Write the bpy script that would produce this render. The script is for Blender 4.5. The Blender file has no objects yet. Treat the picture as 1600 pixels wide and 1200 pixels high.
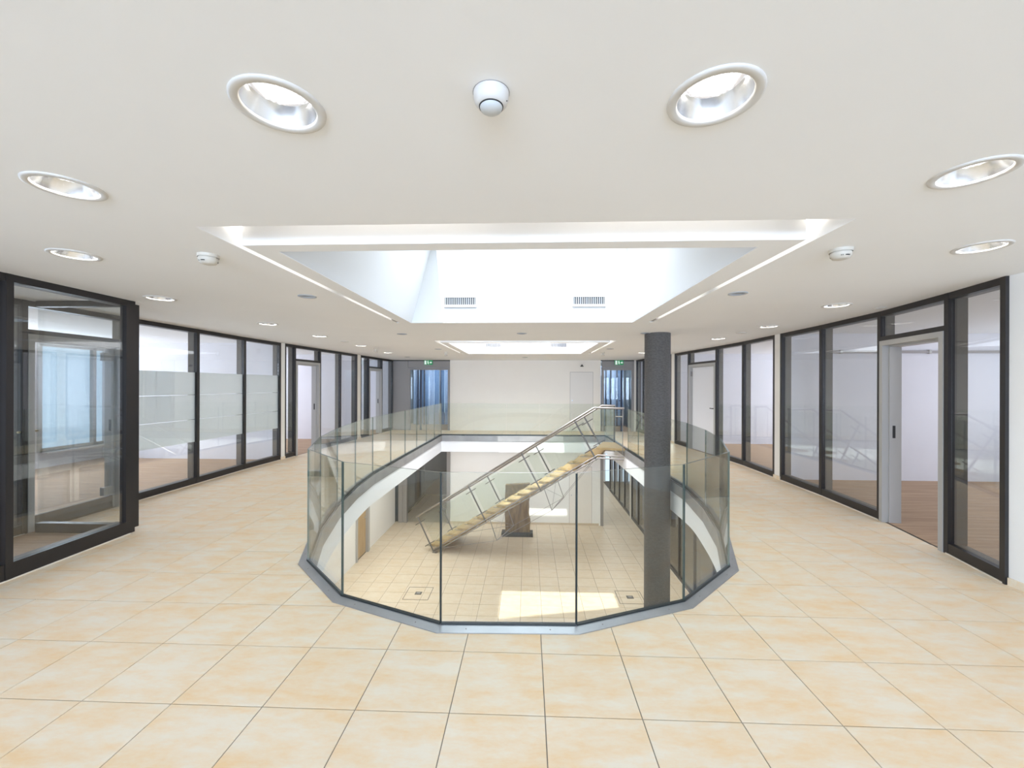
import bpy, bmesh, math, random
from mathutils import Vector, Matrix
from mathutils.geometry import tessellate_polygon
random.seed(7)
sc = bpy.context.scene
COL = sc.collection
PI = math.pi

# ------------------------------------------------------------------ camera
EYE = 1.54
YAW = 0.0378
cam_d = bpy.data.cameras.new('camera')
cam = bpy.data.objects.new('camera', cam_d)
COL.objects.link(cam)
cam_d.sensor_width = 36.0
cam_d.lens = 646.5 / 1600.0 * 36.0
cam_d.shift_y = 2.44 / 1600.0
cam_d.clip_start = 0.05
cam.matrix_world = (Matrix.Translation((0, 0, EYE)) @ Matrix.Rotation(YAW, 4, 'Z')
                    @ Matrix.Rotation(PI / 2, 4, 'X') @ Matrix.Rotation(0.00277, 4, 'Z'))
sc.camera = cam

# ------------------------------------------------------------------ sky, sun, daylight, exposure
sc.view_settings.view_transform = 'Standard'
sc.view_settings.look = 'None'
sc.view_settings.gamma = 1.0
sc.view_settings.use_curve_mapping = False
sc.view_settings.exposure = 0.5
sc.cycles.use_denoising = True
sc.cycles.max_bounces = 14
sc.cycles.diffuse_bounces = 6
sc.cycles.glossy_bounces = 6
sc.cycles.transmission_bounces = 8
sc.cycles.transparent_max_bounces = 24
sc.cycles.caustics_reflective = False
sc.cycles.caustics_refractive = False
sc.cycles.sample_clamp_indirect = 6.0

world = bpy.data.worlds.new('sky')
sc.world = world
world.use_nodes = True
wn = world.node_tree.nodes['Background']
wn.inputs[0].default_value = (0.62, 0.80, 1.0, 1)
wn.inputs[1].default_value = 1.0


def sun(direction, strength, color, angle):
    d = bpy.data.lights.new('sun', 'SUN')
    d.energy = strength
    d.color = color
    d.angle = angle
    o = bpy.data.objects.new('sun', d)
    o.rotation_euler = Vector(direction).to_track_quat('-Z', 'Y').to_euler()
    COL.objects.link(o)


def area(name, loc, direction, sx, sy, watts, color):
    d = bpy.data.lights.new(name, 'AREA')
    d.shape = 'RECTANGLE'
    d.size, d.size_y = sx, sy
    d.energy = watts
    d.color = color
    o = bpy.data.objects.new(name, d)
    o.location = loc
    o.rotation_euler = Vector(direction).to_track_quat('-Z', 'Y').to_euler()
    COL.objects.link(o)


sun((0.10, 0.70, -1.0), 5.8, (1.0, 0.97, 0.93), 0.009)
# daylight coming down the two roof lights
area('skylight_daylight', (0.0, 4.75, 3.52), (0, 0, -1), 2.2, 1.5, 50, (0.80, 0.90, 1.0))
area('skylight_daylight', (-0.2, 9.3, 3.52), (0, 0, -1), 1.9, 3.0, 190, (0.95, 0.96, 1.0))
# added cool fill from behind the viewer, set before an invented unseen window
area('window_fill', (-0.2, -8.8, 1.3), (0, 1, 0.0), 7.2, 1.9, 900, (0.60, 0.76, 1.0))
# daylight through the office windows
area('window_fill', (8.3, 4.0, 1.5), (-1, 0, 0.1), 4.5, 1.5, 72, (0.84, 0.88, 1.0))
area('window_fill', (8.3, 9.2, 1.5), (-1, 0, 0.1), 3.6, 1.5, 90, (0.84, 0.88, 1.0))
area('window_fill', (8.3, 12.8, 1.5), (-1, 0, 0.1), 2.2, 1.5, 80, (0.74, 0.85, 1.0))
area('window_fill', (-8.7, 5.6, 1.5), (1, 0, 0.1), 4.5, 1.5, 120, (0.82, 0.88, 1.0))
area('window_fill', (-8.7, 10.0, 1.5), (1, 0, 0.1), 2.6, 1.5, 75, (0.82, 0.87, 1.0))
area('window_fill', (-8.7, 12.9, 1.5), (1, 0, 0.1), 2.0, 1.5, 70, (0.74, 0.85, 1.0))
# added unseen fill lights: corridors beyond the exit doors, lower hall under the slab
area('corridor_fill', (-3.4, 14.35, 2.2), (0, 1, -0.45), 1.3, 0.25, 32, (0.80, 0.90, 1.0))
area('corridor_fill', (3.05, 14.35, 2.2), (0, 1, -0.45), 0.9, 0.25, 24, (0.80, 0.90, 1.0))
area('hall_fill', (-3.6, 9.5, -0.56), (0, 0, -1), 1.6, 7.0, 72, (0.95, 0.97, 1.0))
area('hall_fill', (3.1, 9.5, -0.56), (0, 0, -1), 0.7, 7.0, 48, (0.95, 0.97, 1.0))
area('hall_fill', (0.0, 1.3, -0.56), (0, 0, -1), 6.0, 2.0, 85, (0.90, 0.95, 1.0))
area('hall_fill', (-0.3, 13.2, -0.56), (0, 0, -1), 4.2, 0.7, 26, (0.97, 0.97, 1.0))
area('hall_fill', (3.1, 17.5, -0.56), (0, 0, -1), 0.7, 4.0, 42, (0.95, 0.97, 1.0))

# ------------------------------------------------------------------ materials
def mat(name, color=(0.8, 0.8, 0.8), rough=0.5, metal=0.0, spec=0.5, emit=None, emit_s=1.0):
    m = bpy.data.materials.new(name)
    m.use_nodes = True
    b = m.node_tree.nodes['Principled BSDF']
    b.inputs['Base Color'].default_value = (*color, 1)
    b.inputs['Roughness'].default_value = rough
    b.inputs['Metallic'].default_value = metal
    b.inputs['Specular IOR Level'].default_value = spec
    if emit:
        b.inputs['Emission Color'].default_value = (*emit, 1)
        b.inputs['Emission Strength'].default_value = emit_s
    return m


def N(m, kind, **kw):
    n = m.node_tree.nodes.new(kind)
    for k, v in kw.items():
        setattr(n, k, v)
    return n


def L(m, a, b):
    m.node_tree.links.new(a, b)


def noise_color(m, c1, c2, scale=(1, 1, 1), nscale=3.0, detail=5.0, lo=0.35, hi=0.65, bump=0.0, per_object=False, rough_var=None):
    """base colour between two tints by a position noise, optional bump"""
    b = m.node_tree.nodes['Principled BSDF']
    g = N(m, 'ShaderNodeNewGeometry')
    vec = g.outputs['Position']
    if per_object:
        oi = N(m, 'ShaderNodeObjectInfo')
        cm = N(m, 'ShaderNodeVectorMath', operation='SCALE')
        cv = N(m, 'ShaderNodeCombineXYZ')
        L(m, oi.outputs['Random'], cv.inputs[0])
        L(m, oi.outputs['Random'], cv.inputs[2])
        L(m, cv.outputs[0], cm.inputs[0])
        cm.inputs['Scale'].default_value = 40.0
        ad = N(m, 'ShaderNodeVectorMath', operation='ADD')
        L(m, vec, ad.inputs[0])
        L(m, cm.outputs[0], ad.inputs[1])
        vec = ad.outputs[0]
    mp = N(m, 'ShaderNodeMapping')
    mp.inputs['Scale'].default_value = scale
    L(m, vec, mp.inputs['Vector'])
    t = N(m, 'ShaderNodeTexNoise')
    t.inputs['Scale'].default_value = nscale
    t.inputs['Detail'].default_value = detail
    t.inputs['Roughness'].default_value = 0.72 if per_object else 0.5
    L(m, mp.outputs[0], t.inputs['Vector'])
    r = N(m, 'ShaderNodeMapRange')
    r.inputs['From Min'].default_value = lo
    r.inputs['From Max'].default_value = hi
    L(m, t.outputs['Fac'], r.inputs['Value'])
    mx = N(m, 'ShaderNodeMix', data_type='RGBA')
    mx.inputs['A'].default_value = (*c1, 1)
    mx.inputs['B'].default_value = (*c2, 1)
    L(m, r.outputs[0], mx.inputs['Factor'])
    L(m, mx.outputs['Result'], b.inputs['Base Color'])
    if bump:
        bp = N(m, 'ShaderNodeBump')
        bp.inputs['Strength'].default_value = bump
        bp.inputs['Distance'].default_value = 0.004
        L(m, t.outputs['Fac'], bp.inputs['Height'])
        L(m, bp.outputs[0], b.inputs['Normal'])
    return m


def glass_mat(name, tint, ior=1.5, rough=0.0):
    m = bpy.data.materials.new(name)
    m.use_nodes = True
    nt = m.node_tree
    for n in list(nt.nodes):
        nt.nodes.remove(n)
    out = N(m, 'ShaderNodeOutputMaterial')
    mix = N(m, 'ShaderNodeMixShader')
    fr = N(m, 'ShaderNodeFresnel')
    fr.inputs['IOR'].default_value = ior
    tr = N(m, 'ShaderNodeBsdfTransparent')
    tr.inputs[0].default_value = (*tint, 1)
    gl = N(m, 'ShaderNodeBsdfGlossy')
    gl.inputs['Roughness'].default_value = rough
    # Fresnel of the outward side on both faces of the thin pane
    geo = N(m, 'ShaderNodeNewGeometry')
    lw = N(m, 'ShaderNodeMath', operation='SUBTRACT')
    lw.inputs[0].default_value = 1.0
    dot = N(m, 'ShaderNodeVectorMath', operation='DOT_PRODUCT')
    ab = N(m, 'ShaderNodeMath', operation='ABSOLUTE')
    L(m, geo.outputs['Incoming'], dot.inputs[0])
    L(m, geo.outputs['Normal'], dot.inputs[1])
    L(m, dot.outputs['Value'], ab.inputs[0])
    L(m, ab.outputs[0], lw.inputs[1])
    pw = N(m, 'ShaderNodeMath', operation='POWER')
    pw.inputs[1].default_value = 5.0
    L(m, lw.outputs[0], pw.inputs[0])
    f0 = ((ior - 1) / (ior + 1)) ** 2
    ma = N(m, 'ShaderNodeMath', operation='MULTIPLY_ADD')
    ma.inputs[1].default_value = 1 - f0
    ma.inputs[2].default_value = f0
    L(m, pw.outputs[0], ma.inputs[0])
    L(m, ma.outputs[0], mix.inputs[0])
    L(m, tr.outputs[0], mix.inputs[1])
    L(m, gl.outputs[0], mix.inputs[2])
    L(m, mix.outputs[0], out.inputs[0])
    nt.nodes.remove(fr)
    return m


M = {}
M['wall'] = noise_color(mat('wall_paint', rough=0.75, spec=0.2), (0.83, 0.82, 0.80), (0.85, 0.84, 0.82), nscale=2.0)
M['cream_wall'] = noise_color(mat('cream_wall_paint', rough=0.75, spec=0.2), (0.86, 0.805, 0.735), (0.87, 0.82, 0.75), nscale=1.5)
M['pier'] = mat('pier_paint', (0.82, 0.78, 0.72), 0.7, spec=0.2)
M['ceiling'] = noise_color(mat('ceiling_paint', rough=0.85, spec=0.1), (0.87, 0.87, 0.87), (0.885, 0.885, 0.885), nscale=1.2)
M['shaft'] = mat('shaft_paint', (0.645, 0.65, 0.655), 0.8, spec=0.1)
M['lav'] = noise_color(mat('office_paint', rough=0.8, spec=0.15), (0.70, 0.70, 0.74), (0.73, 0.73, 0.77), nscale=1.5)
M['tile'] = noise_color(mat('floor_tile', rough=0.5, spec=0.25), (0.785, 0.705, 0.58), (0.785, 0.57, 0.335), scale=(1.0, 2.6, 1), nscale=3.2, detail=12.0, lo=0.38, hi=0.66, bump=0.04, per_object=True)
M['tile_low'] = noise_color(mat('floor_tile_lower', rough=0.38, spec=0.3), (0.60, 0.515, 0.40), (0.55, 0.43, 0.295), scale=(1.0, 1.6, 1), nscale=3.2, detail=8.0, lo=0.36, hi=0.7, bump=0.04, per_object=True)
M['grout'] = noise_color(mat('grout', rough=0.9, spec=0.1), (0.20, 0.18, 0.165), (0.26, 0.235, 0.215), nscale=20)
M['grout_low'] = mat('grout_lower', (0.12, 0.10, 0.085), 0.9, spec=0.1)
M['parquet'] = noise_color(mat('parquet', rough=0.7, spec=0.2), (0.36, 0.24, 0.16), (0.47, 0.33, 0.22), scale=(0.6, 10, 1), nscale=2.0, detail=6)
M['black'] = mat('black_frame', (0.017, 0.014, 0.014), 0.38)
M['dark'] = mat('dark_frame_core', (0.09, 0.082, 0.076), 0.5)
M['grey'] = mat('grey_door_frame', (0.42, 0.41, 0.395), 0.45)
M['panel'] = mat('grey_panel', (0.29, 0.27, 0.26), 0.5)
M['seal'] = mat('white_sealant', (0.72, 0.66, 0.58), 0.6)
M['rubber'] = mat('black_rubber', (0.012, 0.018, 0.020), 0.45)
M['steel'] = noise_color(mat('brushed_steel', rough=0.32, metal=1.0), (0.52, 0.53, 0.55), (0.66, 0.67, 0.69), scale=(1, 1, 30), nscale=3)
M['steel_plate'] = noise_color(mat('steel_plate', rough=0.45, metal=0.8), (0.36, 0.37, 0.385), (0.42, 0.43, 0.45), nscale=4)
M['fascia'] = noise_color(mat('metal_fascia', rough=0.5, metal=0.5), (0.30, 0.295, 0.29), (0.38, 0.37, 0.365), nscale=3)
M['rail'] = mat('rail_steel', (0.33, 0.31, 0.295), 0.33, 1.0)
M['post'] = mat('post_steel', (0.20, 0.19, 0.185), 0.36, 1.0)
M['band'] = mat('slab_band_paint', (0.90, 0.91, 0.93), 0.7, spec=0.15)
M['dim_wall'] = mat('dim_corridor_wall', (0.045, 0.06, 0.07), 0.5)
M['oak'] = noise_color(mat('oak_tread', rough=0.42, spec=0.35), (0.42, 0.29, 0.135), (0.52, 0.375, 0.19), scale=(2, 12, 2), nscale=2.5, detail=6)
M['stele'] = noise_color(mat('weathered_wood', rough=0.6, spec=0.2), (0.12, 0.07, 0.03), (0.26, 0.17, 0.08), scale=(5, 5, 1.2), nscale=2.5, detail=7, bump=0.3)
M['column'] = noise_color(mat('grey_column', rough=0.7, spec=0.25), (0.090, 0.084, 0.080), (0.126, 0.118, 0.113), scale=(3, 3, 9), nscale=9, detail=6, bump=0.15)
M['white_plastic'] = mat('white_plastic', (0.66, 0.64, 0.62), 0.4)
M['cream_plastic'] = mat('cream_plastic', (0.62, 0.58, 0.51), 0.45)
M['lens'] = mat('sensor_lens', (0.55, 0.57, 0.58), 0.35)
M['slot'] = mat('black_slot', (0.02, 0.02, 0.02), 0.6)
M['reflector'] = mat('reflector', (0.80, 0.81, 0.83), 0.22, 1.0)
M['ring'] = mat('lamp_ring', (0.66, 0.64, 0.61), 0.45)
M['recess'] = mat('spot_recess', (0.16, 0.155, 0.15), 0.5)
M['led'] = mat('led_board', (0.85, 0.85, 0.88), 0.5, emit=(0.93, 0.92, 1.0), emit_s=0.30)
M['led_dot'] = mat('led_dot', (0.9, 0.9, 0.9), 0.4, emit=(1, 1, 1), emit_s=0.7)
M['tube'] = mat('cove_tube', (0.9, 0.9, 0.9), 0.5, emit=(1.0, 0.97, 0.92), emit_s=4.5)
M['brass'] = mat('brass', (0.62, 0.50, 0.30), 0.3, 1.0)
M['vent'] = mat('vent_dark', (0.06, 0.065, 0.075), 0.5)
M['vent_slat'] = mat('vent_slat', (0.42, 0.44, 0.47), 0.4)
M['green'] = mat('sign_green', (0.01, 0.22, 0.07), 0.4, emit=(0.01, 0.30, 0.10), emit_s=0.25)
M['sign_white'] = mat('sign_white', (0.8, 0.86, 0.8), 0.4, emit=(0.8, 0.95, 0.85), emit_s=0.3)
M['blue'] = mat('blue_panel', (0.17, 0.27, 0.44), 0.25)
M['blue_pale'] = mat('blue_pale_panel', (0.30, 0.40, 0.58), 0.3)
M['navy'] = mat('navy_post', (0.018, 0.026, 0.055), 0.4)
M['grey_blue'] = mat('grey_blue_wall', (0.10, 0.125, 0.14), 0.5)
M['wood_door'] = noise_color(mat('wood_door', rough=0.5), (0.42, 0.28, 0.14), (0.50, 0.35, 0.19), scale=(4, 4, 0.6), nscale=3)
M['leaf'] = mat('door_leaf_white', (0.72, 0.72, 0.75), 0.5)
M['flush'] = mat('flush_door', (0.80, 0.76, 0.715), 0.6)
M['glass'] = glass_mat('window_glass', (0.945, 0.96, 0.962), 1.82)
M['glass_rail'] = glass_mat('balustrade_glass', (0.955, 0.974, 0.952), 1.52)
M['glass_edge'] = mat('glass_edge', (0.09, 0.14, 0.125), 0.12, spec=1.0)
M['film'] = bpy.data.materials.new('frosted_film')
M['film'].use_nodes = True
_m = M['film']
_b = _m.node_tree.nodes['Principled BSDF']
_b.inputs['Base Color'].default_value = (0.90, 0.91, 0.90, 1)
_b.inputs['Roughness'].default_value = 0.6
_t = N(_m, 'ShaderNodeBsdfTranslucent')
_t.inputs[0].default_value = (0.90, 0.91, 0.90, 1)
_x = N(_m, 'ShaderNodeMixShader')
_x.inputs[0].default_value = 0.45
L(_m, _b.outputs[0], _x.inputs[1])
L(_m, _t.outputs[0], _x.inputs[2])
L(_m, _x.outputs[0], _m.node_tree.nodes['Material Output'].inputs[0])


# ------------------------------------------------------------------ builders
class MB:
    """collects shapes, links them as one mesh object"""
    def __init__(self):
        self.v, self.f, self.mi, self.smooth = [], [], [], []

    def add(self, verts, faces, mi=0, smooth=False):
        o = len(self.v)
        self.v += [tuple(p) for p in verts]
        for f in faces:
            self.f.append([i + o for i in f])
            self.mi.append(mi)
            self.smooth.append(smooth)
        return self

    def frame_box(self, P, e, n, s0, s1, t0, t1, z0, z1, mi=0):
        P, e, n = Vector(P), Vector(e), Vector(n)
        vs = []
        for z in (z0, z1):
            for s, t in ((s0, t0), (s1, t0), (s1, t1), (s0, t1)):
                p = P + e * s + n * t
                vs.append((p.x, p.y, p.z + z))
        return self.add(vs, [(0, 3, 2, 1), (4, 5, 6, 7), (0, 1, 5, 4), (1, 2, 6, 5), (2, 3, 7, 6), (3, 0, 4, 7)], mi)

    def box(self, x0, x1, y0, y1, z0, z1, mi=0):
        return self.frame_box((0, 0, 0), (1, 0, 0), (0, 1, 0), x0, x1, y0, y1, z0, z1, mi)

    def bev_box(self, x0, x1, y0, y1, z0, z1, b):
        """box whose upper edges are chamfered by b"""
        r = lambda k, z: [(x0 + k, y0 + k, z), (x1 - k, y0 + k, z), (x1 - k, y1 - k, z), (x0 + k, y1 - k, z)]
        vs = r(0, z0) + r(0, z1 - b) + r(b, z1)
        fs = [(3, 2, 1, 0), (8, 9, 10, 11)]
        for k in (0, 4):
            for i in range(4):
                j = (i + 1) % 4
                fs.append((k + i, k + j, k + 4 + j, k + 4 + i))
        return self.add(vs, fs)

    def tube(self, pts, r, n=10, caps=True, smooth=True):
        pts = [Vector(p) for p in pts]
        vs, fs = [], []
        for i, p in enumerate(pts):
            a = (pts[i] - pts[i - 1]).normalized() if i else None
            b = (pts[i + 1] - pts[i]).normalized() if i < len(pts) - 1 else None
            d = (a + b).normalized() if a and b else (a or b)
            up = Vector((0, 0, 1)) if abs(d.z) < 0.9 else Vector((1, 0, 0))
            x = d.cross(up).normalized()
            y = x.cross(d).normalized()
            k = 1.0
            if a and b:
                k = 1.0 / max(0.5, d.dot(a))
            for j in range(n):
                t = 2 * PI * j / n
                vs.append(p + (x * math.cos(t) + y * math.sin(t)) * r * (1 if k < 1.001 else 1))
        for i in range(len(pts) - 1):
            for j in range(n):
                q = (j + 1) % n
                fs.append((i * n + j, i * n + q, (i + 1) * n + q, (i + 1) * n + j))
        self.add(vs, fs, 0, smooth)
        if caps:
            self.add(vs[:n], [tuple(range(n))[::-1]])
            self.add(vs[-n:], [tuple(range(n))])
        return self

    def lathe(self, c, prof, n=32, mi=0, smooth=True):
        """profile of (r, z) turned about the vertical through c"""
        vs, fs = [], []
        for r, z in prof:
            for j in range(n):
                t = 2 * PI * j / n
                vs.append((c[0] + r * math.cos(t), c[1] + r * math.sin(t), c[2] + z))
        for i in range(len(prof) - 1):
            for j in range(n):
                q = (j + 1) % n
                fs.append((i * n + j, i * n + q, (i + 1) * n + q, (i + 1) * n + j))
        return self.add(vs, fs, mi, smooth)

    def disc(self, c, r, n=32, down=True, mi=0):
        vs = [(c[0] + r * math.cos(2 * PI * j / n), c[1] + r * math.sin(2 * PI * j / n), c[2]) for j in range(n)]
        f = tuple(range(n))
        return self.add(vs, [f[::-1] if down else f], mi)

    def prism(self, poly, z0, z1, mi=0, cap=True):
        n = len(poly)
        vs = [(p[0], p[1], z0) for p in poly] + [(p[0], p[1], z1) for p in poly]
        fs = [(i, (i + 1) % n, n + (i + 1) % n, n + i) for i in range(n)]
        if cap:
            fs += [tuple(range(n))[::-1], tuple(range(n, 2 * n))]
        return self.add(vs, fs, mi)

    def sheet(self, outer, holes, z):
        loops = [[Vector((p[0], p[1], 0)) for p in outer]] + [[Vector((p[0], p[1], 0)) for p in h] for h in holes]
        flat = [p for l in loops for p in l]
        tris = tessellate_polygon(loops)
        return self.add([(p.x, p.y, z) for p in flat], tris)

    def build(self, name, mats, parent=None, fix=True):
        me = bpy.data.meshes.new(name)
        me.from_pydata(self.v, [], self.f)
        mats = mats if isinstance(mats, (list, tuple)) else [mats]
        for m in mats:
            me.materials.append(m)
        me.polygons.foreach_set('material_index', self.mi)
        me.polygons.foreach_set('use_smooth', self.smooth)
        if fix:
            bm = bmesh.new()
            bm.from_mesh(me)
            bmesh.ops.recalc_face_normals(bm, faces=bm.faces)
            bm.to_mesh(me)
            bm.free()
        me.update()
        o = bpy.data.objects.new(name, me)
        COL.objects.link(o)
        if parent:
            o.parent = parent
            if parent.parent is None:
                o.matrix_parent_inverse = Matrix.Translation(-parent.location)
        return o


def tag(o, label=None, cat=None, group=None, kind=None):
    if label:
        o['label'] = label
    if cat:
        o['category'] = cat
    if group:
        o['group'] = group
    if kind:
        o['kind'] = kind
    return o


def thing(name, loc, label, cat, group=None, kind=None):
    o = bpy.data.objects.new(name, None)
    o.empty_display_size = 0.2
    o.location = loc
    COL.objects.link(o)
    return tag(o, label, cat, group, kind)


def struct(name, mb, m, label=None, parent=None):
    o = mb.build(name, m, parent)
    if parent is None:
        o['kind'] = 'structure'
        if label:
            o['label'] = label
    return o


# ------------------------------------------------------------------ plan of the place (metres, eye above the origin)
CEIL = 2.405
LOW = -3.25            # lower floor
SLAB = -0.52           # ceiling of the lower floor
FARY = 14.1
VOID = [(-0.55, 2.625), (0.312, 2.648), (1.108, 2.975), (1.70, 3.562), (2.05, 4.48), (2.255, 5.33), (2.39, 6.30),
        (2.40, 12.78), (-2.68, 12.78), (-2.69, 7.10), (-2.605, 6.175), (-2.447, 5.24), (-2.218, 4.355), (-1.90, 3.52), (-1.335, 2.945)]
LEFT = [(-4.08, -9.1), (-4.08, 3.09), (-4.115, 4.21), (-5.17, 4.22), (-5.16, 5.36), (-5.15, 6.26), (-5.15, 7.33), (-5.09, 8.33),
        (-5.065, 8.42), (-4.82, 11.5), (-4.83, 11.75), (-4.65, 14.05), (-4.65, 20)]
RIGHT = [(3.79, -9.1), (3.74, 3.34), (3.745, 3.37), (3.885, 3.97), (4.07, 4.93), (4.15, 6.0), (4.17, 6.97), (4.17, 7.12), (4.19, 8.2),
         (4.13, 9.2), (4.0, 10.43), (3.93, 11.2), (3.92, 11.4), (3.66, 14.05), (3.66, 20)]
SKY0, SKY1 = 2.2, 7.95
SKYLEN = {2.2: 3.48, 7.95: 3.32}
SX0, SX1 = -1.82, 1.69


def offset_poly(poly, d):
    """grow (d>0) a counter-clockwise polygon"""
    out = []
    n = len(poly)
    for i in range(n):
        p0, p1, p2 = Vector(poly[i - 1]), Vector(poly[i]), Vector(poly[(i + 1) % n])
        a, b = (p1 - p0).normalized(), (p2 - p1).normalized()
        na, nb = Vector((a.y, -a.x)), Vector((b.y, -b.x))
        h = (na + nb).normalized()
        out.append(tuple(p1 + h * (d / max(0.35, h.dot(na)))))
    return out


def clip(poly, p, q, keep_left=True):
    """part of a convex polygon left (or right) of the line p->q"""
    def side(v):
        s = (q[0] - p[0]) * (v[1] - p[1]) - (q[1] - p[1]) * (v[0] - p[0])
        return s if keep_left else -s
    out = []
    for i in range(len(poly)):
        a, b = poly[i - 1], poly[i]
        sa, sb = side(a), side(b)
        if (sa >= 0) != (sb >= 0):
            t = sa / (sa - sb)
            out.append((a[0] + (b[0] - a[0]) * t, a[1] + (b[1] - a[1]) * t))
        if sb >= 0:
            out.append(b)
    return out


def area2(poly):
    return 0.5 * sum(poly[i - 1][0] * poly[i][1] - poly[i][0] * poly[i - 1][1] for i in range(len(poly)))


def seg_at(path, y):
    for a, b in zip(path, path[1:]):
        if min(a[1], b[1]) <= y <= max(a[1], b[1]) and abs(b[1] - a[1]) > 0.05:
            return a, b
    return path[-2], path[-1]


# ------------------------------------------------------------------ floors and their tiles
def tile_pieces(x, y, s, holes, left, right, ymax, g):
    sq = [(x + g, y + g), (x + s - g, y + g), (x + s - g, y + s - g), (x + g, y + s - g)]
    whole = True
    cy = y + s / 2
    for path, keep in ((left, False), (right, True)):
        a, b = seg_at(path, cy)
        c = clip(sq, a, b, keep)
        if len(c) < 3 or abs(area2(c)) < 0.0015:
            return None, False
        if abs(area2(c) - area2(sq)) > 1e-6:
            whole = False
        sq = c
    if sq and max(p[1] for p in sq) > ymax:
        sq = clip(sq, (-50, ymax), (50, ymax), False)
        whole = False
        if len(sq) < 3:
            return None, False
    pieces = []
    rem = [sq]
    for hole in holes:
        nxt = []
        for r in rem:
            cur = r
            outs = []
            for i in range(len(hole)):
                p, q = hole[i - 1], hole[i]
                o = clip(cur, p, q, False)
                if len(o) >= 3 and abs(area2(o)) > 1e-5:
                    outs.append(o)
                cur = clip(cur, p, q, True)
                if len(cur) < 3:
                    break
            if len(cur) >= 3 and abs(area2(cur)) > 1e-5:
                whole = False
                nxt += outs
            else:
                nxt.append(r)
        rem = nxt
    pieces = [r for r in rem if len(r) >= 3]
    return (pieces or None), whole


def lay_tiles(parent, z, ox, oy, s, x0, x1, y0, y1, holes, left, right, ymax, material, in_view, g, limit=300):
    cells = []
    i0, i1 = math.floor((x0 - ox) / s), math.ceil((x1 - ox) / s)
    j0, j1 = math.floor((y0 - oy) / s), math.ceil((y1 - oy) / s)
    for i in range(i0, i1):
        for j in range(j0, j1):
            x, y = ox + i * s, oy + j * s
            pc, whole = tile_pieces(x, y, s, holes, left, right, ymax, g)
            if pc:
                cx, cy = x + s / 2, y + s / 2
                a = sum(abs(area2(p)) for p in pc)
                d = math.hypot(cx, cy)
                cells.append((in_view(cx, cy), d, x, y, pc, whole, a))
    seen = sorted([c for c in cells if c[0] and c[6] > 0.02], key=lambda c: c[1])[:limit]
    keep = set((c[2], c[3]) for c in seen)
    b, h = 0.0012, 0.006
    shared = MB().bev_box(-s / 2 + g, s / 2 - g, -s / 2 + g, s / 2 - g, -h, 0, b).build('tile', material)
    me = shared.data
    bpy.data.objects.remove(shared)
    rest = MB()
    for v, d, x, y, pc, whole, a in cells:
        if (x, y) in keep:
            if whole:
                o = bpy.data.objects.new('tile', me)
                o.location = (x + s / 2, y + s / 2, z)
                COL.objects.link(o)
                o.parent = parent
                o.matrix_parent_inverse = Matrix.Translation(-parent.location)
            else:
                mb = MB()
                for p in pc:
                    mb.prism([(q[0] - x - s / 2, q[1] - y - s / 2) for q in p], -h, 0)
                o = mb.build('tile', material)
                o.location = (x + s / 2, y + s / 2, z)
                o.parent = parent
                o.matrix_parent_inverse = Matrix.Translation(-parent.location)
        else:
            for p in pc:
                rest.prism(p, z - h, z)
    r = rest.build('tile_field', material, parent)
    r['kind'] = 'stuff'
    return len(keep), len(cells)


EDGE = offset_poly(VOID, 0.075)        # outer edge of the steel strip on the floor
floor_mb = MB().sheet([(-9, -9.2), (9, -9.2), (9, 19), (-9, 19)], [EDGE[::-1]], -0.004)
floor_o = struct('floor', floor_mb, M['grout'], 'upper gallery floor of beige square tiles around the oval opening')


def upper_view(x, y):
    d = -x * math.sin(YAW) + y * math.cos(YAW)
    X = x * math.cos(YAW) + y * math.sin(YAW)
    return d > 1.45 and abs(X / d) < 1.30


lay_tiles(floor_o, 0.0, 0.0854, 2.833, 0.45, -5.3, 4.3, -2.0, 14.1, [EDGE], LEFT, RIGHT, FARY, M['tile'], upper_view, 0.0022)

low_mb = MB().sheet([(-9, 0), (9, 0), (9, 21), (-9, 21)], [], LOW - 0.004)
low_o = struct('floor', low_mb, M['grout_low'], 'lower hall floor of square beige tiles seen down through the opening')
LOW_L = [(-4.62, -1), (-4.62, 14.3), (-4.45, 14.35), (-4.45, 22)]
LOW_R = [(3.78, -1), (3.78, 22)]
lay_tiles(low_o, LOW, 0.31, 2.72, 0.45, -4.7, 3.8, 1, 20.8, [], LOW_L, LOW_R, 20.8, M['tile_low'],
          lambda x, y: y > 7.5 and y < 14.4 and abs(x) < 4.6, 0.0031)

# office floors beyond the glass
for side, path in ((-1, LEFT), (1, RIGHT)):
    mb = MB()
    pts = [p for p in path if 0.9 < p[1] < 14.2]
    pts = [(pts[0][0], 0.5)] + pts + [(pts[-1][0], 14.1)]
    if side < 0:
        pts = [(-4.1, 0.5), (-4.1, 4.2), (-5.17, 4.22)] + [p for p in pts if p[1] > 4.3]
    poly = [(p[0] + side * 0.02, p[1]) for p in pts] + [(side * 8.9, 14.1), (side * 8.9, 0.5)]
    mb.sheet(poly, [], 0.004)
    struct('floor', mb, M['parquet'], ('left' if side < 0 else 'right') + ' office floor of brown parquet behind the glass')
mb = MB()
mb.box(-4.7, -2.65, 14.12, 18.6, -0.05, 0.002)
mb.box(2.42, 3.7, 14.12, 18.6, -0.05, 0.002)
struct('floor', mb, M['parquet'], 'corridor floors beyond the two exit doors')

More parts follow.
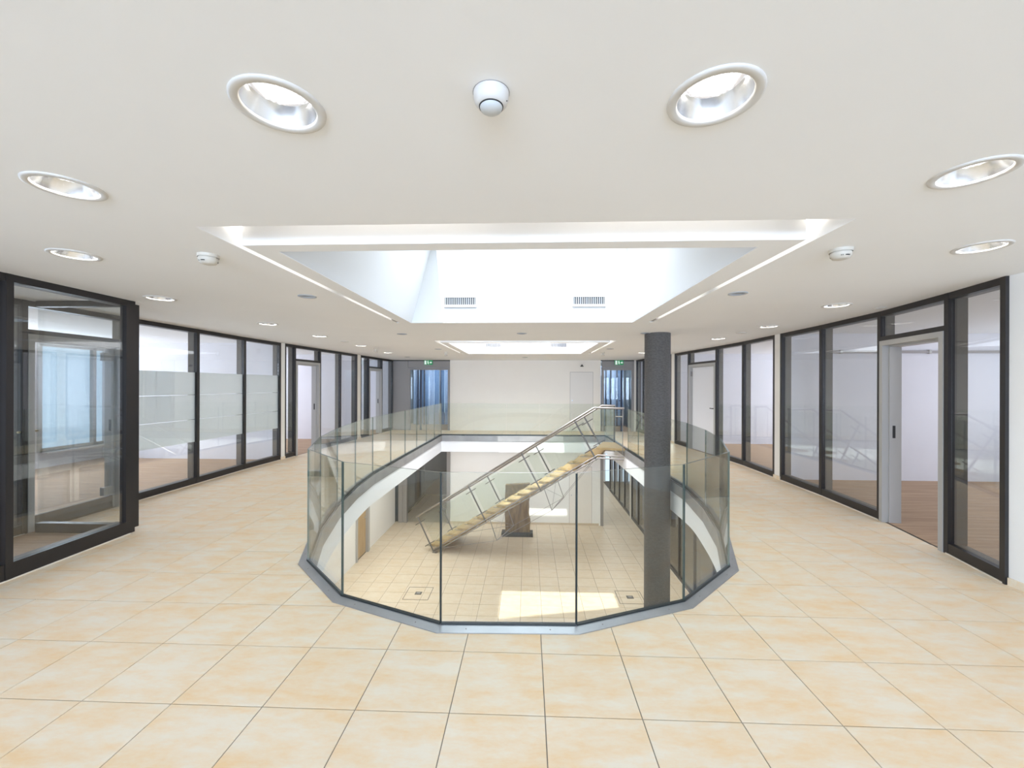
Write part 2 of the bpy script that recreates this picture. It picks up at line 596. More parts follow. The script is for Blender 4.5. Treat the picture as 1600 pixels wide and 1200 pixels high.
# ------------------------------------------------------------------ downlight plan (needed for the holes in the ceiling)
BIG = [  # x, y, label
    (-0.773, 1.256, 'large lit downlight nearest the viewer, left of the round motion sensor'),
    (0.558, 1.264, 'large lit downlight nearest the viewer, right of the round motion sensor'),
    (-2.024, 1.737, 'large downlight near the left edge of the photo, upper of the two there'),
    (1.798, 1.741, 'large downlight near the right edge of the photo, upper of the two there'),
    (-3.023, 2.649, 'large downlight above the black framed glass vestibule on the left'),
    (2.803, 2.668, 'large downlight above the nearest glass panel on the right'),
    (-3.68, 4.009, 'large downlight just beyond the corner of the left glass vestibule'),
    (3.286, 4.536, 'large downlight in front of the open doorway on the right'),
    (-3.68, 5.728, 'large downlight above the frosted glass partition on the left, nearer one'),
    (-3.67, 7.166, 'large downlight above the frosted glass partition on the left, farther one'),
    (-3.64, 8.92, 'large downlight near the second white pier on the left gallery'),
    (3.476, 6.113, 'large downlight above the first white pier on the right gallery'),
    (3.46, 7.659, 'large downlight right of the grey column, toward the closed white door'),
    (-3.70, 10.854, 'large downlight over the far end of the left gallery, before the grey exit wall'),
    (2.984, 10.874, 'large downlight left of the grey column top, near the right exit door'),
]
SMALL = [
    (-2.15, 3.957, 'small flat spotlight left of the near skylight edge'),
    (1.957, 3.936, 'small flat spotlight right of the near skylight edge'),
    (-2.12, 6.90, 'small flat spotlight left, between the two skylights'),
    (-0.10, 6.86, 'small flat spotlight in the middle strip between the two skylights'),
    (1.93, 6.855, 'small flat spotlight just left of the grey column top'),
    (-2.135, 9.80, 'small flat spotlight beside the left edge of the far skylight'),
    (1.92, 9.744, 'small flat spotlight beside the right edge of the far skylight'),
    (-3.68, 12.526, 'small flat spotlight in front of the left exit door'),
    (-0.086, 12.70, 'small flat spotlight behind the far skylight before the cream wall'),
]


def ring_pts(x, y, r, n):
    return [(x + r * math.cos(2 * PI * k / n), y + r * math.sin(2 * PI * k / n)) for k in range(n)]


# ------------------------------------------------------------------ ceiling with its openings
holes = []
for y0 in (SKY0, SKY1):
    holes.append([(SX0, y0), (SX0, y0 + SKYLEN[y0]), (SX1, y0 + SKYLEN[y0]), (SX1, y0)])
for x, y, _ in BIG:
    holes.append(ring_pts(x, y, 0.115, 24)[::-1])
for x, y, _ in SMALL:
    holes.append(ring_pts(x, y, 0.062, 16)[::-1])
ceil_o = struct('ceiling', MB().sheet([(-9, -9.2), (9, -9.2), (9, 19), (-9, 19)], holes, CEIL), M['ceiling'],
                'smooth white ceiling with two square skylight openings')
# roof above, open where the shafts pass
ROOF = 2.86


def shaft_x(z):
    return -1.61 + 0.26 * (z - CEIL), 1.42 - 0.09 * (z - CEIL)


rh = []
for y0 in (SKY0, SKY1):
    a, b = shaft_x(ROOF)
    f = 0.42 if y0 == SKY0 else 0.10
    rh.append([(a, y0 + f), (a, y0 + SKYLEN[y0]), (b, y0 + SKYLEN[y0]), (b, y0 + f)])
struct('ceiling', MB().sheet([(-9.3, -9.4), (9.3, -9.4), (9.3, 21.3), (-9.3, 21.3)], rh, ROOF), M['ceiling'],
       'roof deck above the white ceiling')

ZT = 3.62
for k, y0 in enumerate((SKY0, SKY1)):
    nm = 'near' if k == 0 else 'far'
    w = thing('window_%d' % (k + 1), (-0.1, y0 + 1.9, CEIL), nm + ' square skylight shaft with white walls and a glowing slot around it', 'skylight', kind='structure')
    yf, yb = y0 + 0.42, y0 + SKYLEN[y0]
    a0, b0 = shaft_x(CEIL)
    a1, b1 = shaft_x(ZT)
    yl, yr = (3.66, 4.22) if k == 0 else (7.55, 7.55)      # top of the unseen front wall, its slope set to shape the sun patches
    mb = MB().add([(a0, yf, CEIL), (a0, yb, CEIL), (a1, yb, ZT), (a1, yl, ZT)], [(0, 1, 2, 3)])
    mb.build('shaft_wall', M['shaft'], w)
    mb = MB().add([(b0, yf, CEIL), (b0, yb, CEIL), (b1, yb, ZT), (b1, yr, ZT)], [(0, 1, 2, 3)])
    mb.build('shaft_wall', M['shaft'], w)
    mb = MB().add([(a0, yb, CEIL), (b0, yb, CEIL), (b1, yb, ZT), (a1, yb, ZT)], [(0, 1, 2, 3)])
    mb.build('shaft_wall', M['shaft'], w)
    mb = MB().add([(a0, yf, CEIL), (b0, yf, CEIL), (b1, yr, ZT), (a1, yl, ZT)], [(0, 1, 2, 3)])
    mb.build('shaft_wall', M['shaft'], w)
    # suspended frame around the shaft mouth
    zb = CEIL - 0.004
    MB().box(-1.765, 1.63, y0 + 0.29, yf - 0.002, zb, 2.78 if k == 0 else 2.45).build('frame_beam', M['ceiling'], w)
    MB().box(-1.765, a0 - 0.002, yf - 0.002, yb, zb, 2.78).build('frame_beam', M['ceiling'], w)
    MB().box(b0 + 0.002, 1.63, yf - 0.002, yb, zb, 2.78).build('frame_beam', M['ceiling'], w)
    # lining of the slot
    mb = MB()
    mb.add([(SX0, y0, CEIL), (SX0, yb, CEIL), (SX0, yb, 2.80), (SX0, y0, 2.80)], [(0, 1, 2, 3)])
    mb.add([(SX1, y0, CEIL), (SX1, yb, CEIL), (SX1, yb, 2.80), (SX1, y0, 2.80)], [(0, 1, 2, 3)])
    mb.add([(SX0, y0, CEIL), (SX1, y0, CEIL), (SX1, y0, 2.80), (SX0, y0, 2.80)], [(0, 1, 2, 3)])
    mb.add([(SX0, y0, 2.80), (SX1, y0, 2.80), (SX1, yb, 2.80), (SX0, yb, 2.80)], [(0, 1, 2, 3)])
    mb.add([(SX0, yb, CEIL), (a0, yb, CEIL), (a0, yb, 2.80), (SX0, yb, 2.80)], [(0, 1, 2, 3)])
    mb.add([(b0, yb, CEIL), (SX1, yb, CEIL), (SX1, yb, 2.80), (b0, yb, 2.80)], [(0, 1, 2, 3)])
    # the upper cover must stay open above the shaft
    mb.f = [f for i, f in enumerate(mb.f) if i != 3]
    mb.mi.pop()
    mb.smooth.pop()
    mb.build('slot_lining', M['ceiling'], w)
    mb = MB().box(SX0, SX1, y0, y0 + (0.30 if k == 0 else 0.12), 2.80, 2.83).box(SX0, -1.60, y0, yb, 2.80, 2.83).box(1.42, SX1, y0, yb, 2.80, 2.83)
    mb.build('slot_cover', M['ceiling'], w)
    # lamps in the slot: battens with glowing tubes
    for i in range(2):
        x0 = -1.60 + i * 1.65
        bt = MB().box(x0, x0 + 1.45, y0 + 0.05, y0 + 0.10, 2.72, 2.78).build('lamp_batten', M['white_plastic'], w)
        MB().tube([(x0 + 0.03, y0 + 0.075, 2.70), (x0 + 1.42, y0 + 0.075, 2.70)], 0.013, 8).build('tube_lamp', M['tube'], bt)
    for xs in (SX0 + 0.028, SX1 - 0.032):
        for i in range(2):
            yy = y0 + 0.16 + i * 1.66
            bt = MB().box(xs - 0.018, xs + 0.018, yy, yy + 1.45, 2.55, 2.60).build('lamp_batten', M['white_plastic'], w)
            MB().tube([(xs, yy + 0.03, 2.535), (xs, yy + 1.42, 2.535)], 0.010, 8).build('tube_lamp', M['tube'], bt)
        MB().box(xs - 0.016, xs + 0.016, y0 + 0.07, y0 + 0.155, 2.50, 2.56).build('lamp_socket', M['stele'], w)
        MB().box(xs - 0.02, xs + 0.02, yb - 0.24, yb - 0.05, 2.41, 2.425).build('slot_end_cap', M['panel'], w)
    # roof glazing and its frame
    yf = min(yl, yf)
    MB().box(a1 - 0.02, b1 + 0.02, yf - 0.02, yb + 0.02, ZT, ZT + 0.012).build('glass_pane', M['glass'], w)
    fr = MB()
    for (p, q, r, s) in ((a0 - 0.12, a1, yf - 0.08, yb + 0.08), (b1, b1 + 0.08, yf - 0.08, yb + 0.08), (a1, b1, yf - 0.08, yf), (a1, b1, yb, yb + 0.08)):
        fr.box(p, q, r, s, ZT - 0.02, ZT + 0.05)
    fr.build('glazing_frame', M['grey'], w)
    if k == 1:
        # opaque panels added out of view to trim the sun patches
        MB().box(a1, b1, 8.28, 9.72, ZT - 0.03, ZT - 0.005).build('sun_block_panel', M['shaft'], w)
        MB().box(0.72, b1, yl, 8.28, ZT - 0.03, ZT - 0.005).build('sun_block_panel', M['shaft'], w)
        MB().box(0.72, b1, 9.72, yb, ZT - 0.03, ZT - 0.005).build('sun_block_panel', M['shaft'], w)
    # outside of the shaft, above the roof
    mb = MB()
    for (p, q, r, s) in ((a0 - 0.12, a0 - 0.05, yf - 0.12, yb + 0.12), (b1 + 0.08, b1 + 0.12, yf - 0.12, yb + 0.12),
                         (a0 - 0.12, b1 + 0.12, yf - 0.12, yf - 0.08), (a0 - 0.12, b1 + 0.12, yb + 0.08, yb + 0.12)):
        mb.box(p, q, r, s, ROOF, ZT + 0.05)
    mb.build('roof_kerb', M['panel'], w)
    # two air vents on the far wall of the shaft
    for cx, side in ((-0.93, 'left'), (0.83, 'right')):
        wv, hv, zc = 0.43, 0.10, (2.70 if k == 0 else 2.64)
        v = thing('wall_vent', (cx, yb, zc), 'dark slatted air vent in the %s skylight, the %s one of the two' % (nm, side), 'vent')
        MB().box(cx - wv / 2, cx + wv / 2, yb - 0.012, yb - 0.004, zc - hv / 2, zc + hv / 2).build('backing', M['vent'], v)
        fm = MB()
        fm.box(cx - wv / 2 - 0.012, cx + wv / 2 + 0.012, yb - 0.022, yb - 0.004, zc - hv / 2 - 0.03, zc - hv / 2)
        fm.box(cx - wv / 2 - 0.012, cx + wv / 2 + 0.012, yb - 0.022, yb - 0.004, zc + hv / 2, zc + hv / 2 + 0.012)
        fm.box(cx - wv / 2 - 0.012, cx - wv / 2, yb - 0.022, yb - 0.004, zc - hv / 2, zc + hv / 2)
        fm.box(cx + wv / 2, cx + wv / 2 + 0.012, yb - 0.022, yb - 0.004, zc - hv / 2, zc + hv / 2)
        fm.build('frame', M['white_plastic'], v)
        for i in range(15):
            sx = cx - wv / 2 + (i + 0.5) * wv / 15
            MB().box(sx - 0.004, sx + 0.004, yb - 0.022, yb - 0.012, zc - hv / 2, zc + hv / 2).build('slat', M['vent_slat'], v)

# ------------------------------------------------------------------ plain walls
def wall_strip(name, pts, z0, z1, m, th, label):
    """wall along a path, thickness th to the right of travel"""
    mb = MB()
    for a, b in zip(pts, pts[1:]):
        e = (Vector((*b, 0)) - Vector((*a, 0)))
        l = e.length
        e.normalize()
        n = Vector((e.y, -e.x, 0))
        mb.frame_box((*a, 0), e, n, 0, l, 0, th, z0, z1)
    return struct(name, mb, m, label)


wall_strip('wall_right', [(3.74, 3.36), (3.79, -9.1)][::-1], 0, CEIL, M['wall'], 0.15, 'white wall at the right edge beside the nearest glass panel')
wall_strip('wall_left', [(-4.25, -9.1), (-4.25, 1.75)], 0, CEIL, M['wall'], 0.15, 'white wall left of the viewer before the vestibule')
mb = MB().box(3.725, 3.745, -9.0, 3.355, 0, 0.06)
struct('baseboard_right', mb, M['tile'], 'tile skirting along the white wall at the right edge')
# far wall between the exit doors
mb = MB().box(-2.66, 2.47, FARY, FARY + 0.12, 0, CEIL)
struct('wall_far', mb, M['cream_wall'], 'cream end wall between the two exit doors')
mb = MB().box(-2.72, 2.55, FARY + 0.2, FARY + 0.4, LOW, SLAB)
struct('wall_far', mb, M['wall'], 'white end wall of the lower hall behind the stairs')
struct('baseboard_far', MB().box(-2.70, 2.53, FARY + 0.185, FARY + 0.2, LOW, LOW + 0.07), M['tile_low'], 'tile skirting of the lower end wall')
# wall behind the viewer, with an invented window for the back fill light
mb = MB().box(-4.4, 3.95, -9.2, -9.05, 0, 0.25).box(-4.4, 3.95, -9.2, -9.05, 2.36, CEIL)
struct('wall_back', mb, M['wall'], 'wall behind the viewer with an added long window')
w3 = thing('window_3', (-0.2, -9.1, 0.25), 'added unseen long window behind the viewer', 'window', kind='structure')
for i in range(6):
    x = -4.1 + i * 1.57
    MB().box(x - 0.03, x + 0.03, -9.16, -9.08, 0.25, 2.36).build('mullion', M['black'], w3)
    if i < 5:
        MB().box(x + 0.03, x + 1.54, -9.13, -9.12, 0.25, 2.36).build('glass_pane', M['glass'], w3)

# cross walls of the offices
for side, xs, ys in ((1, 4.2, [6.99, 11.24, 14.1]), (-1, -5.1, [0.55, 8.33, 11.56, 14.1])):
    for y in ys:
        x0 = xs - 0.0 * side
        if y > 14:
            x0 = side * (3.72 if side > 0 else 4.72)
        elif y > 11:
            x0 = 3.97 if side > 0 else -4.86
        elif y < 1:
            x0 = -4.3
        mb = MB().box(min(x0, side * 8.9), max(x0, side * 8.9), y, y + 0.11, 0, CEIL)
        struct('wall_' + ('right' if side > 0 else 'left'), mb, M['lav'], 'pale office cross wall behind the %s glass at %.0f m' % ('right' if side > 0 else 'left', y))
# pale rail on the office wall seen through the open doorway
rl = thing('wall_rail', (6.3, 6.98, 2.1), 'grey rail high on the office wall seen through the right open doorway', 'rail')
MB().box(4.9, 7.9, 6.955, 6.99, 2.085, 2.125).build('bar', M['panel'], rl)
for x in (5.1, 6.5, 7.7):
    MB().box(x, x + 0.04, 6.95, 6.99, 2.075, 2.135).build('bracket', M['grey'], rl)

# outer walls of the offices with their windows
wi = 4
for side in (1, -1):
    X = side * 8.9
    mb = MB().box(min(X, X + side * 0.2), max(X, X + side * 0.2), 0.5, 14.2, 0, 0.30)
    mb.box(min(X, X + side * 0.2), max(X, X + side * 0.2), 0.5, 14.2, 2.3, CEIL)
    struct('wall_' + ('right' if side > 0 else 'left'), mb, M['lav'], 'outer office wall on the ' + ('right' if side > 0 else 'left'))
    for y0, y1 in ((0.7, 3.6), (3.8, 6.9), (7.2, 9.1), (9.3, 11.1), (11.8, 14.0)):
        w = thing('window_%d' % wi, (X, (y0 + y1) / 2, 0.30), 'outer office window on the ' + ('right' if side > 0 else 'left'), 'window', kind='structure')
        wi += 1
        f = MB()
        f.box(X - 0.04, X + 0.04, y0, y1, 0.30, 0.36).box(X - 0.04, X + 0.04, y0, y1, 2.24, 2.3)
        ym = (y0 + y1) / 2
        for yy in (y0, ym, y1):
            f.box(X - 0.04, X + 0.04, yy - 0.03, yy + 0.03, 0.30, 2.3)
        f.build('window_frame', M['grey'], w)
        MB().box(X - 0.006, X + 0.006, y0 + 0.03, ym - 0.03, 0.36, 2.24).build('pane', M['glass'], w)
        MB().box(X - 0.006, X + 0.006, ym + 0.03, y1 - 0.03, 0.36, 2.24).build('pane', M['glass'], w)
        MB().box(X - side * 0.12 - 0.05, X - side * 0.12 + 0.05, y0, y1, 0.27, 0.30).build('window_sill', M['white_plastic'], w)
    for yy in (3.6, 6.9, 9.1, 11.1):
        dy = {3.6: 0.2, 6.9: 0.3, 9.1: 0.2, 11.1: 0.7}[yy]
        struct('wall_' + ('right' if side > 0 else 'left'), MB().box(min(X, X + side * 0.2), max(X, X + side * 0.2), yy, yy + dy, 0.30, 2.3), M['lav'], 'outer office wall pier between windows')
struct('wall_right', MB().box(3.8, 9, 0.45, 0.55, 0, CEIL), M['lav'], 'near cross wall of the right office')

# white piers between the glass partitions
for i, (a, b, s) in enumerate((((-5.09, 8.335), (-5.065, 8.415), -1), ((-4.82, 11.5), (-4.83, 11.75), -1), ((4.17, 6.97), (4.17, 7.12), 1),
                               ((3.93, 11.2), (3.92, 11.4), 1))):
    e = Vector((b[0] - a[0], b[1] - a[1], 0))
    l = e.length
    e.normalize()
    n = Vector((e.y, -e.x, 0)) * (1 if s > 0 else -1)
    t = struct('trim_%d' % (i + 1), MB().frame_box((*a, 0), e, n, -0.01, l + 0.01, -0.02, 0.16, 0, CEIL), M['pier'],
               'narrow cream pier between glass partitions on the ' + ('right' if s > 0 else 'left'))
    struct('skirting', MB().frame_box((*a, 0), e, n, -0.014, l + 0.014, -0.034, 0.0, 0, 0.06), M['tile'], None, t)


# ------------------------------------------------------------------ glass partitions
HEAD = 2.345


def mullion(parent, P, e, n, z0=0.0, z1=CEIL, wd=0.05, deep=0.13):
    o = MB().frame_box((*P, 0), e, n, -wd / 2, wd / 2, -0.022, 0.03, z0, z1).build('mullion', M['black'], parent)
    MB().frame_box((*P, 0), e, n, -wd / 2 + 0.003, wd / 2 - 0.003, 0.03, deep, z0, z1).build('mullion_core', M['dark'], o)
    return o


def partition(name, bays, side, label, cat='glass partition', start=True, end=True, base=0.10, zf=0.0, zc=CEIL, deep=0.13):
    """bays: (P, Q, kind); kinds: pane, film, open, closed, glassdoor"""
    P0 = bays[0][0]
    root = thing(name, (P0[0], P0[1], zf), label, cat)
    hd = zc - 0.06
    for bi, (P, Q, kind) in enumerate(bays):
        e = Vector((Q[0] - P[0], Q[1] - P[1], 0))
        l = e.length
        e.normalize()
        n = Vector((e.y, -e.x, 0))
        if n.x * side < 0:
            n = -n
        P3 = (P[0], P[1], 0)
        w = 0.025
        h = MB().frame_box(P3, e, n, 0, l, -0.018, 0.03, hd, zc).build('header_rail', M['black'], root)
        MB().frame_box(P3, e, n, 0, l, 0.03, deep, hd + 0.005, zc).build('rail_core', M['dark'], h)
        if bi or start:
            mullion(root, P, e, n, zf, zc, deep=deep)
        if bi == len(bays) - 1 and end:
            mullion(root, Q, e, n, zf, zc, deep=deep)
        if kind in ('pane', 'film'):
            b = MB().frame_box(P3, e, n, 0, l, -0.018, 0.03, zf + 0.008, zf + base).build('base_rail', M['black'], root)
            MB().frame_box(P3, e, n, 0, l, 0.03, deep, zf, zf + base - 0.01).build('rail_core', M['dark'], b)
            MB().frame_box(P3, e, n, 0, l, -0.024, -0.012, zf, zf + 0.01).build('sealing_strip', M['seal'], root)
            MB().frame_box(P3, e, n, w, l - w, 0.004, 0.012, zf + base, hd).build('glass_pane', M['glass'], root)
            if kind == 'film':
                for z0, z1 in ((0.655, 0.998), (1.006, 1.380), (1.388, 1.73)):
                    MB().frame_box(P3, e, n, w, l - w, 0.014, 0.015, z0, z1).build('frosted_film', M['film'], root)
        else:
            top = zf + 2.06
            tr = MB().frame_box(P3, e, n, w, l - w, -0.018, 0.03, top, top + 0.05).build('transom_bar', M['black'], root)
            MB().frame_box(P3, e, n, w, l - w, 0.03, deep, top + 0.004, top + 0.046).build('rail_core', M['dark'], tr)
            MB().frame_box(P3, e, n, w, l - w, 0.004, 0.012, top + 0.05, hd).build('transom_pane', M['glass'], root)
            f = MB()
            f.frame_box(P3, e, n, w, w + 0.055, -0.03, 0.03, zf, top)
            f.frame_box(P3, e, n, l - w - 0.055, l - w, -0.03, 0.03, zf, top)
            f.frame_box(P3, e, n, w + 0.055, l - w - 0.055, -0.03, 0.03, top - 0.055, top)
            f.frame_box(P3, e, n, w + 0.018, w + 0.075, 0.03, 0.145, zf, top - 0.02)
            f.frame_box(P3, e, n, l - w - 0.075, l - w - 0.018, 0.03, 0.145, zf, top - 0.02)
            f.frame_box(P3, e, n, w + 0.075, l - w - 0.075, 0.03, 0.145, top - 0.075, top - 0.02)
            fr = f.build('door_frame', M['grey'], root)
            # strike plate on the jamb farther along
            MB().frame_box(P3, e, n, l - w - 0.080, l - w - 0.0745, 0.06, 0.085, zf + 0.96, zf + 1.10).build('strike_plate', M['slot'], fr)
            if kind == 'closed':
                lf = MB().frame_box(P3, e, n, w + 0.058, l - w - 0.058, 0.045, 0.085, zf + 0.005, top - 0.058).build('door_leaf', M['leaf'], root)
                hb = MB()
                p = Vector(P3) + e * (w + 0.12)
                hb.tube([p + n * 0.045 + Vector((0, 0, zf + 1.04)), p - n * 0.01 + Vector((0, 0, zf + 1.04))], 0.010, 8)
                hb.tube([p - n * 0.01 + Vector((0, 0, zf + 1.04)), p - n * 0.01 + e * 0.12 + Vector((0, 0, zf + 1.04))], 0.010, 8)
                hb.build('handle', M['slot'], lf)
                MB().frame_box(P3, e, n, l - w - 0.075, l - w - 0.05, 0.0, 0.046, zf + 1.78, zf + 1.90).build('hinge', M['panel'], lf)
            if kind == 'glassdoor':
                lf = MB().frame_box(P3, e, n, w + 0.06, l - w - 0.06, 0.05, 0.06, zf + 0.15, top - 0.06).build('glass_leaf', M['glass'], root)
                MB().frame_box(P3, e, n, w + 0.06, l - w - 0.06, 0.04, 0.07, zf + 0.005, zf + 0.15).build('kick_rail', M['dark'], lf)
                for z in (0.17, 1.83):
                    MB().frame_box(P3, e, n, l - w - 0.19, l - w - 0.06, 0.03, 0.08, zf + z, zf + z + 0.10).build('patch_hinge', M['grey'], lf)
                hb = MB()
                for s in (-1,):
                    p = Vector(P3) + e * (w + 0.10)
                    hb.tube([p + n * 0.05 + Vector((0, 0, zf + 1.05)), p + n * 0.0 + Vector((0, 0, zf + 1.05)), p + n * 0.0 - e * 0.17 + Vector((0, 0, zf + 1.05))], 0.011, 8)
                hb.build('lever_handle', M['brass'], lf)
    return root


# left: black glass vestibule that stands forward
vb = partition('glass_vestibule', [((-4.06, 1.78), (-4.075, 3.09), 'pane'), ((-4.075, 3.09), (-4.11, 4.115), 'pane')], -1,
               'black framed glass vestibule at the left edge, standing forward of the wall', 'vestibule', end=False, base=0.135)
mb = MB().box(-4.16, -4.092, 4.07, 4.165, 0.008, CEIL)
mb.build('corner_post', M['black'], vb)
MB().box(-4.15, -4.098, 4.165, 4.215, 0.05, 2.375).build('corner_flange', M['black'], vb)
MB().box(-5.1, -4.16, 4.12, 4.13, 0.1, HEAD).build('side_pane', M['glass'], vb)
MB().box(-5.1, -4.16, 4.10, 4.16, HEAD, CEIL).build('header_rail', M['black'], vb)
MB().box(-5.1, -4.16, 4.10, 4.16, 0.0, 0.1).build('base_rail', M['black'], vb)

# left: long partition behind it: glass door, then three frosted bays
partition('glass_partition', [((-5.17, 2.6), (-5.17, 4.05), 'pane'), ((-5.17, 4.05), (-5.165, 5.10), 'glassdoor'), ((-5.165, 5.10), (-5.15, 6.26), 'film'),
                              ((-5.15, 6.26), (-5.15, 7.33), 'film'), ((-5.15, 7.33), (-5.09, 8.30), 'film')], -1,
          'left glass partition with three frosted bands across its panes, behind the vestibule')
partition('glass_partition', [((-5.065, 8.44), (-5.038, 8.756), 'pane'), ((-5.038, 8.756), (-4.963, 9.70), 'open'), ((-4.963, 9.70), (-4.89, 10.62), 'pane'),
                              ((-4.89, 10.62), (-4.822, 11.47), 'pane')], -1,
          'left glass partition with an open grey doorway between the two cream piers')
partition('glass_partition', [((-4.83, 11.78), (-4.79, 12.27), 'pane'), ((-4.79, 12.27), (-4.717, 13.2), 'open'), ((-4.717, 13.2), (-4.65, 14.04), 'pane')], -1,
          'farthest left glass partition with a narrow doorway next to the grey exit wall')
# right
partition('glass_partition', [((3.745, 3.385), (3.885, 3.97), 'pane'), ((3.885, 3.97), (4.07, 4.93), 'open'), ((4.07, 4.93), (4.15, 6.0), 'pane'), ((4.15, 6.0), (4.17, 6.945), 'pane')], 1,
          'nearest right glass partition with an open grey doorway and brown parquet behind')
partition('glass_partition', [((4.17, 7.145), (4.19, 8.2), 'pane'), ((4.19, 8.2), (4.13, 9.2), 'pane'), ((4.13, 9.2), (4.0, 10.43), 'closed'), ((4.0, 10.43), (3.935, 11.18), 'pane')], 1,
          'right glass partition with a closed white door just right of the grey column')
partition('glass_partition', [((3.918, 11.42), (3.78, 12.75), 'pane'), ((3.78, 12.75), (3.72, 13.45), 'pane'), ((3.72, 13.45), (3.665, 14.04), 'pane')], 1,
          'farthest right glass partition, partly behind the grey column, beside the right exit door')

# brown scorch-like water stain plate on the ceiling near the right doorway is a small fitting with a lifted rim
sp = thing('damaged_spotlight', (3.93, 4.66, CEIL), 'small damaged spotlight fitting with brown rim above the right open doorway', 'lamp')
MB().lathe((3.86, 4.68, CEIL), [(0.055, -0.002), (0.05, -0.010), (0.036, -0.010), (0.034, 0.0)], 20).build('rim', M['ring'], sp)
MB().disc((3.86, 4.68, CEIL - 0.002), 0.035, 16).build('lens', M['stele'], sp)

# ------------------------------------------------------------------ exit doors in the far corners
def exit_door(num, x0, x1, door_x0, side):
    d = thing('door_%d' % num, ((x0 + x1) / 2, FARY, 0), '%s exit door of blue glass in a grey panelled wall' % side, 'door', kind='structure')
    y0, y1 = FARY - 0.02, FARY + 0.06
    MB().box(x0, x1, y0 - 0.01, y1, 2.375, CEIL).build('top_strip', M['black'], d)
    MB().box(door_x0 + 0.006, x1 - 0.02, y0, y1, 2.15, 2.372).build('header_panel', M['panel'], d)
    if door_x0 - x0 > 0.2:
        MB().box(x0, door_x0 - 0.004, y0, y1, 0, 2.372).build('side_panel', M['panel'], d)
    f = MB()
    f.box(door_x0, door_x0 + 0.075, y0 - 0.01, y1 + 0.02, 0, 2.144)
    f.box(x1 - 0.075, x1, y0 - 0.01, y1 + 0.02, 0, 2.372)
    f.box(door_x0 + 0.075, x1 - 0.075, y0 - 0.01, y1 + 0.02, 2.07, 2.144)
    f.build('frame', M['panel'], d)
    mid = door_x0 + (x1 - door_x0) * (0.30 if side == 'left' else 0.62)
    lf = MB().box(door_x0 + 0.075, mid, FARY + 0.02, FARY + 0.03, 0.03, 2.07).build('glass_leaf', M['glass'], d)
    MB().box(mid, x1 - 0.075, FARY + 0.02, FARY + 0.03, 0.03, 2.07).build('glass_leaf', M['glass'], d)
    MB().box(mid - 0.03, mid + 0.03, FARY + 0.0, FARY + 0.05, 0.0, 2.07).build('leaf_stile', M['navy'], d)
    MB().tube([(mid - 0.10, FARY - 0.03, 1.04), (mid + 0.02, FARY - 0.03, 1.04), (mid + 0.02, FARY + 0.01, 1.04)], 0.011, 8).build('handle', M['navy'], d)
    return d


exit_door(1, -4.655, -2.66, -4.11, 'left')
exit_door(2, 2.47, 3.58, 2.50, 'right')
struct('trim_5', MB().box(3.58, 3.66, FARY - 0.05, FARY + 0.1, 0, CEIL), M['pier'], 'cream post right of the right exit door')

# corridors beyond: walls, end wall, blue glass panels
for nm, bx, lab in (('wall_left', (-4.75, -4.65, FARY + 0.1, 18.5, 0, CEIL), 'left wall of the corridor beyond the left exit door'),
                    ('wall_left', (-2.62, -2.5, FARY + 0.13, 18.5, 0, CEIL), 'right wall of the corridor beyond the left exit door'),
                    ('wall_far', (-4.75, -2.5, 18.5, 18.6, 0, 0.3), 'end wall of the corridor beyond the left exit door'),
                    ('wall_right', (2.3, 2.42, FARY + 0.13, 18.5, 0, CEIL), 'left wall of the corridor beyond the right exit door'),
                    ('wall_right', (3.7, 3.8, FARY + 0.1, 18.5, 0, CEIL), 'right wall of the corridor beyond the right exit door'),
                    ('wall_far', (2.3, 3.8, 18.5, 18.6, 0, 0.3), 'end wall of the corridor beyond the right exit door')):
    struct(nm, MB().box(*bx), M['grey_blue'], lab)
pan = thing('panel_screen', (-3.4, 16.0, 0), 'screen of upright blue panels behind the left exit door', 'screen')
xs = [-4.45 + 0.205 * i for i in range(9)]
for i, x in enumerate(xs):
    MB().frame_box((x, 16.0, 0), Vector((math.cos(0.45), math.sin(0.45), 0)), Vector((-math.sin(0.45), math.cos(0.45), 0)), 0, 0.19, 0, 0.02, 0.02, 2.3).build('panel', M['blue'] if i % 3 else M['blue_pale'], pan)
for x in (-4.26, -4.02, -3.4, -2.95):
    MB().box(x, x + 0.05, 15.85, 15.9, 0, 2.3).build('post', M['navy'], pan)
pan = thing('panel_screen', (3.1, 16.0, 0), 'screen of upright blue panels behind the right exit door', 'screen')
for i, (x, w_, mm) in enumerate(((2.45, 0.14, 'blue'), (2.60, 0.16, 'grey_blue'), (2.77, 0.22, 'blue_pale'), (3.02, 0.16, 'blue'), (3.19, 0.2, 'blue_pale'), (3.42, 0.24, 'blue'))):
    MB().box(x, x + w_, 15.98, 16.02, 0.02, 2.3).build('panel', M[mm], pan)
for x in (2.57, 2.72, 2.97, 3.15, 3.38):
    MB().box(x, x + 0.045, 15.9, 15.95, 0, 2.3).build('post', M['navy'], pan)
hd_ = MB().tube([(2.93, 15.86, 1.06), (2.80, 15.86, 1.06)], 0.012, 8)
hd_.build('handle', M['navy'], pan)


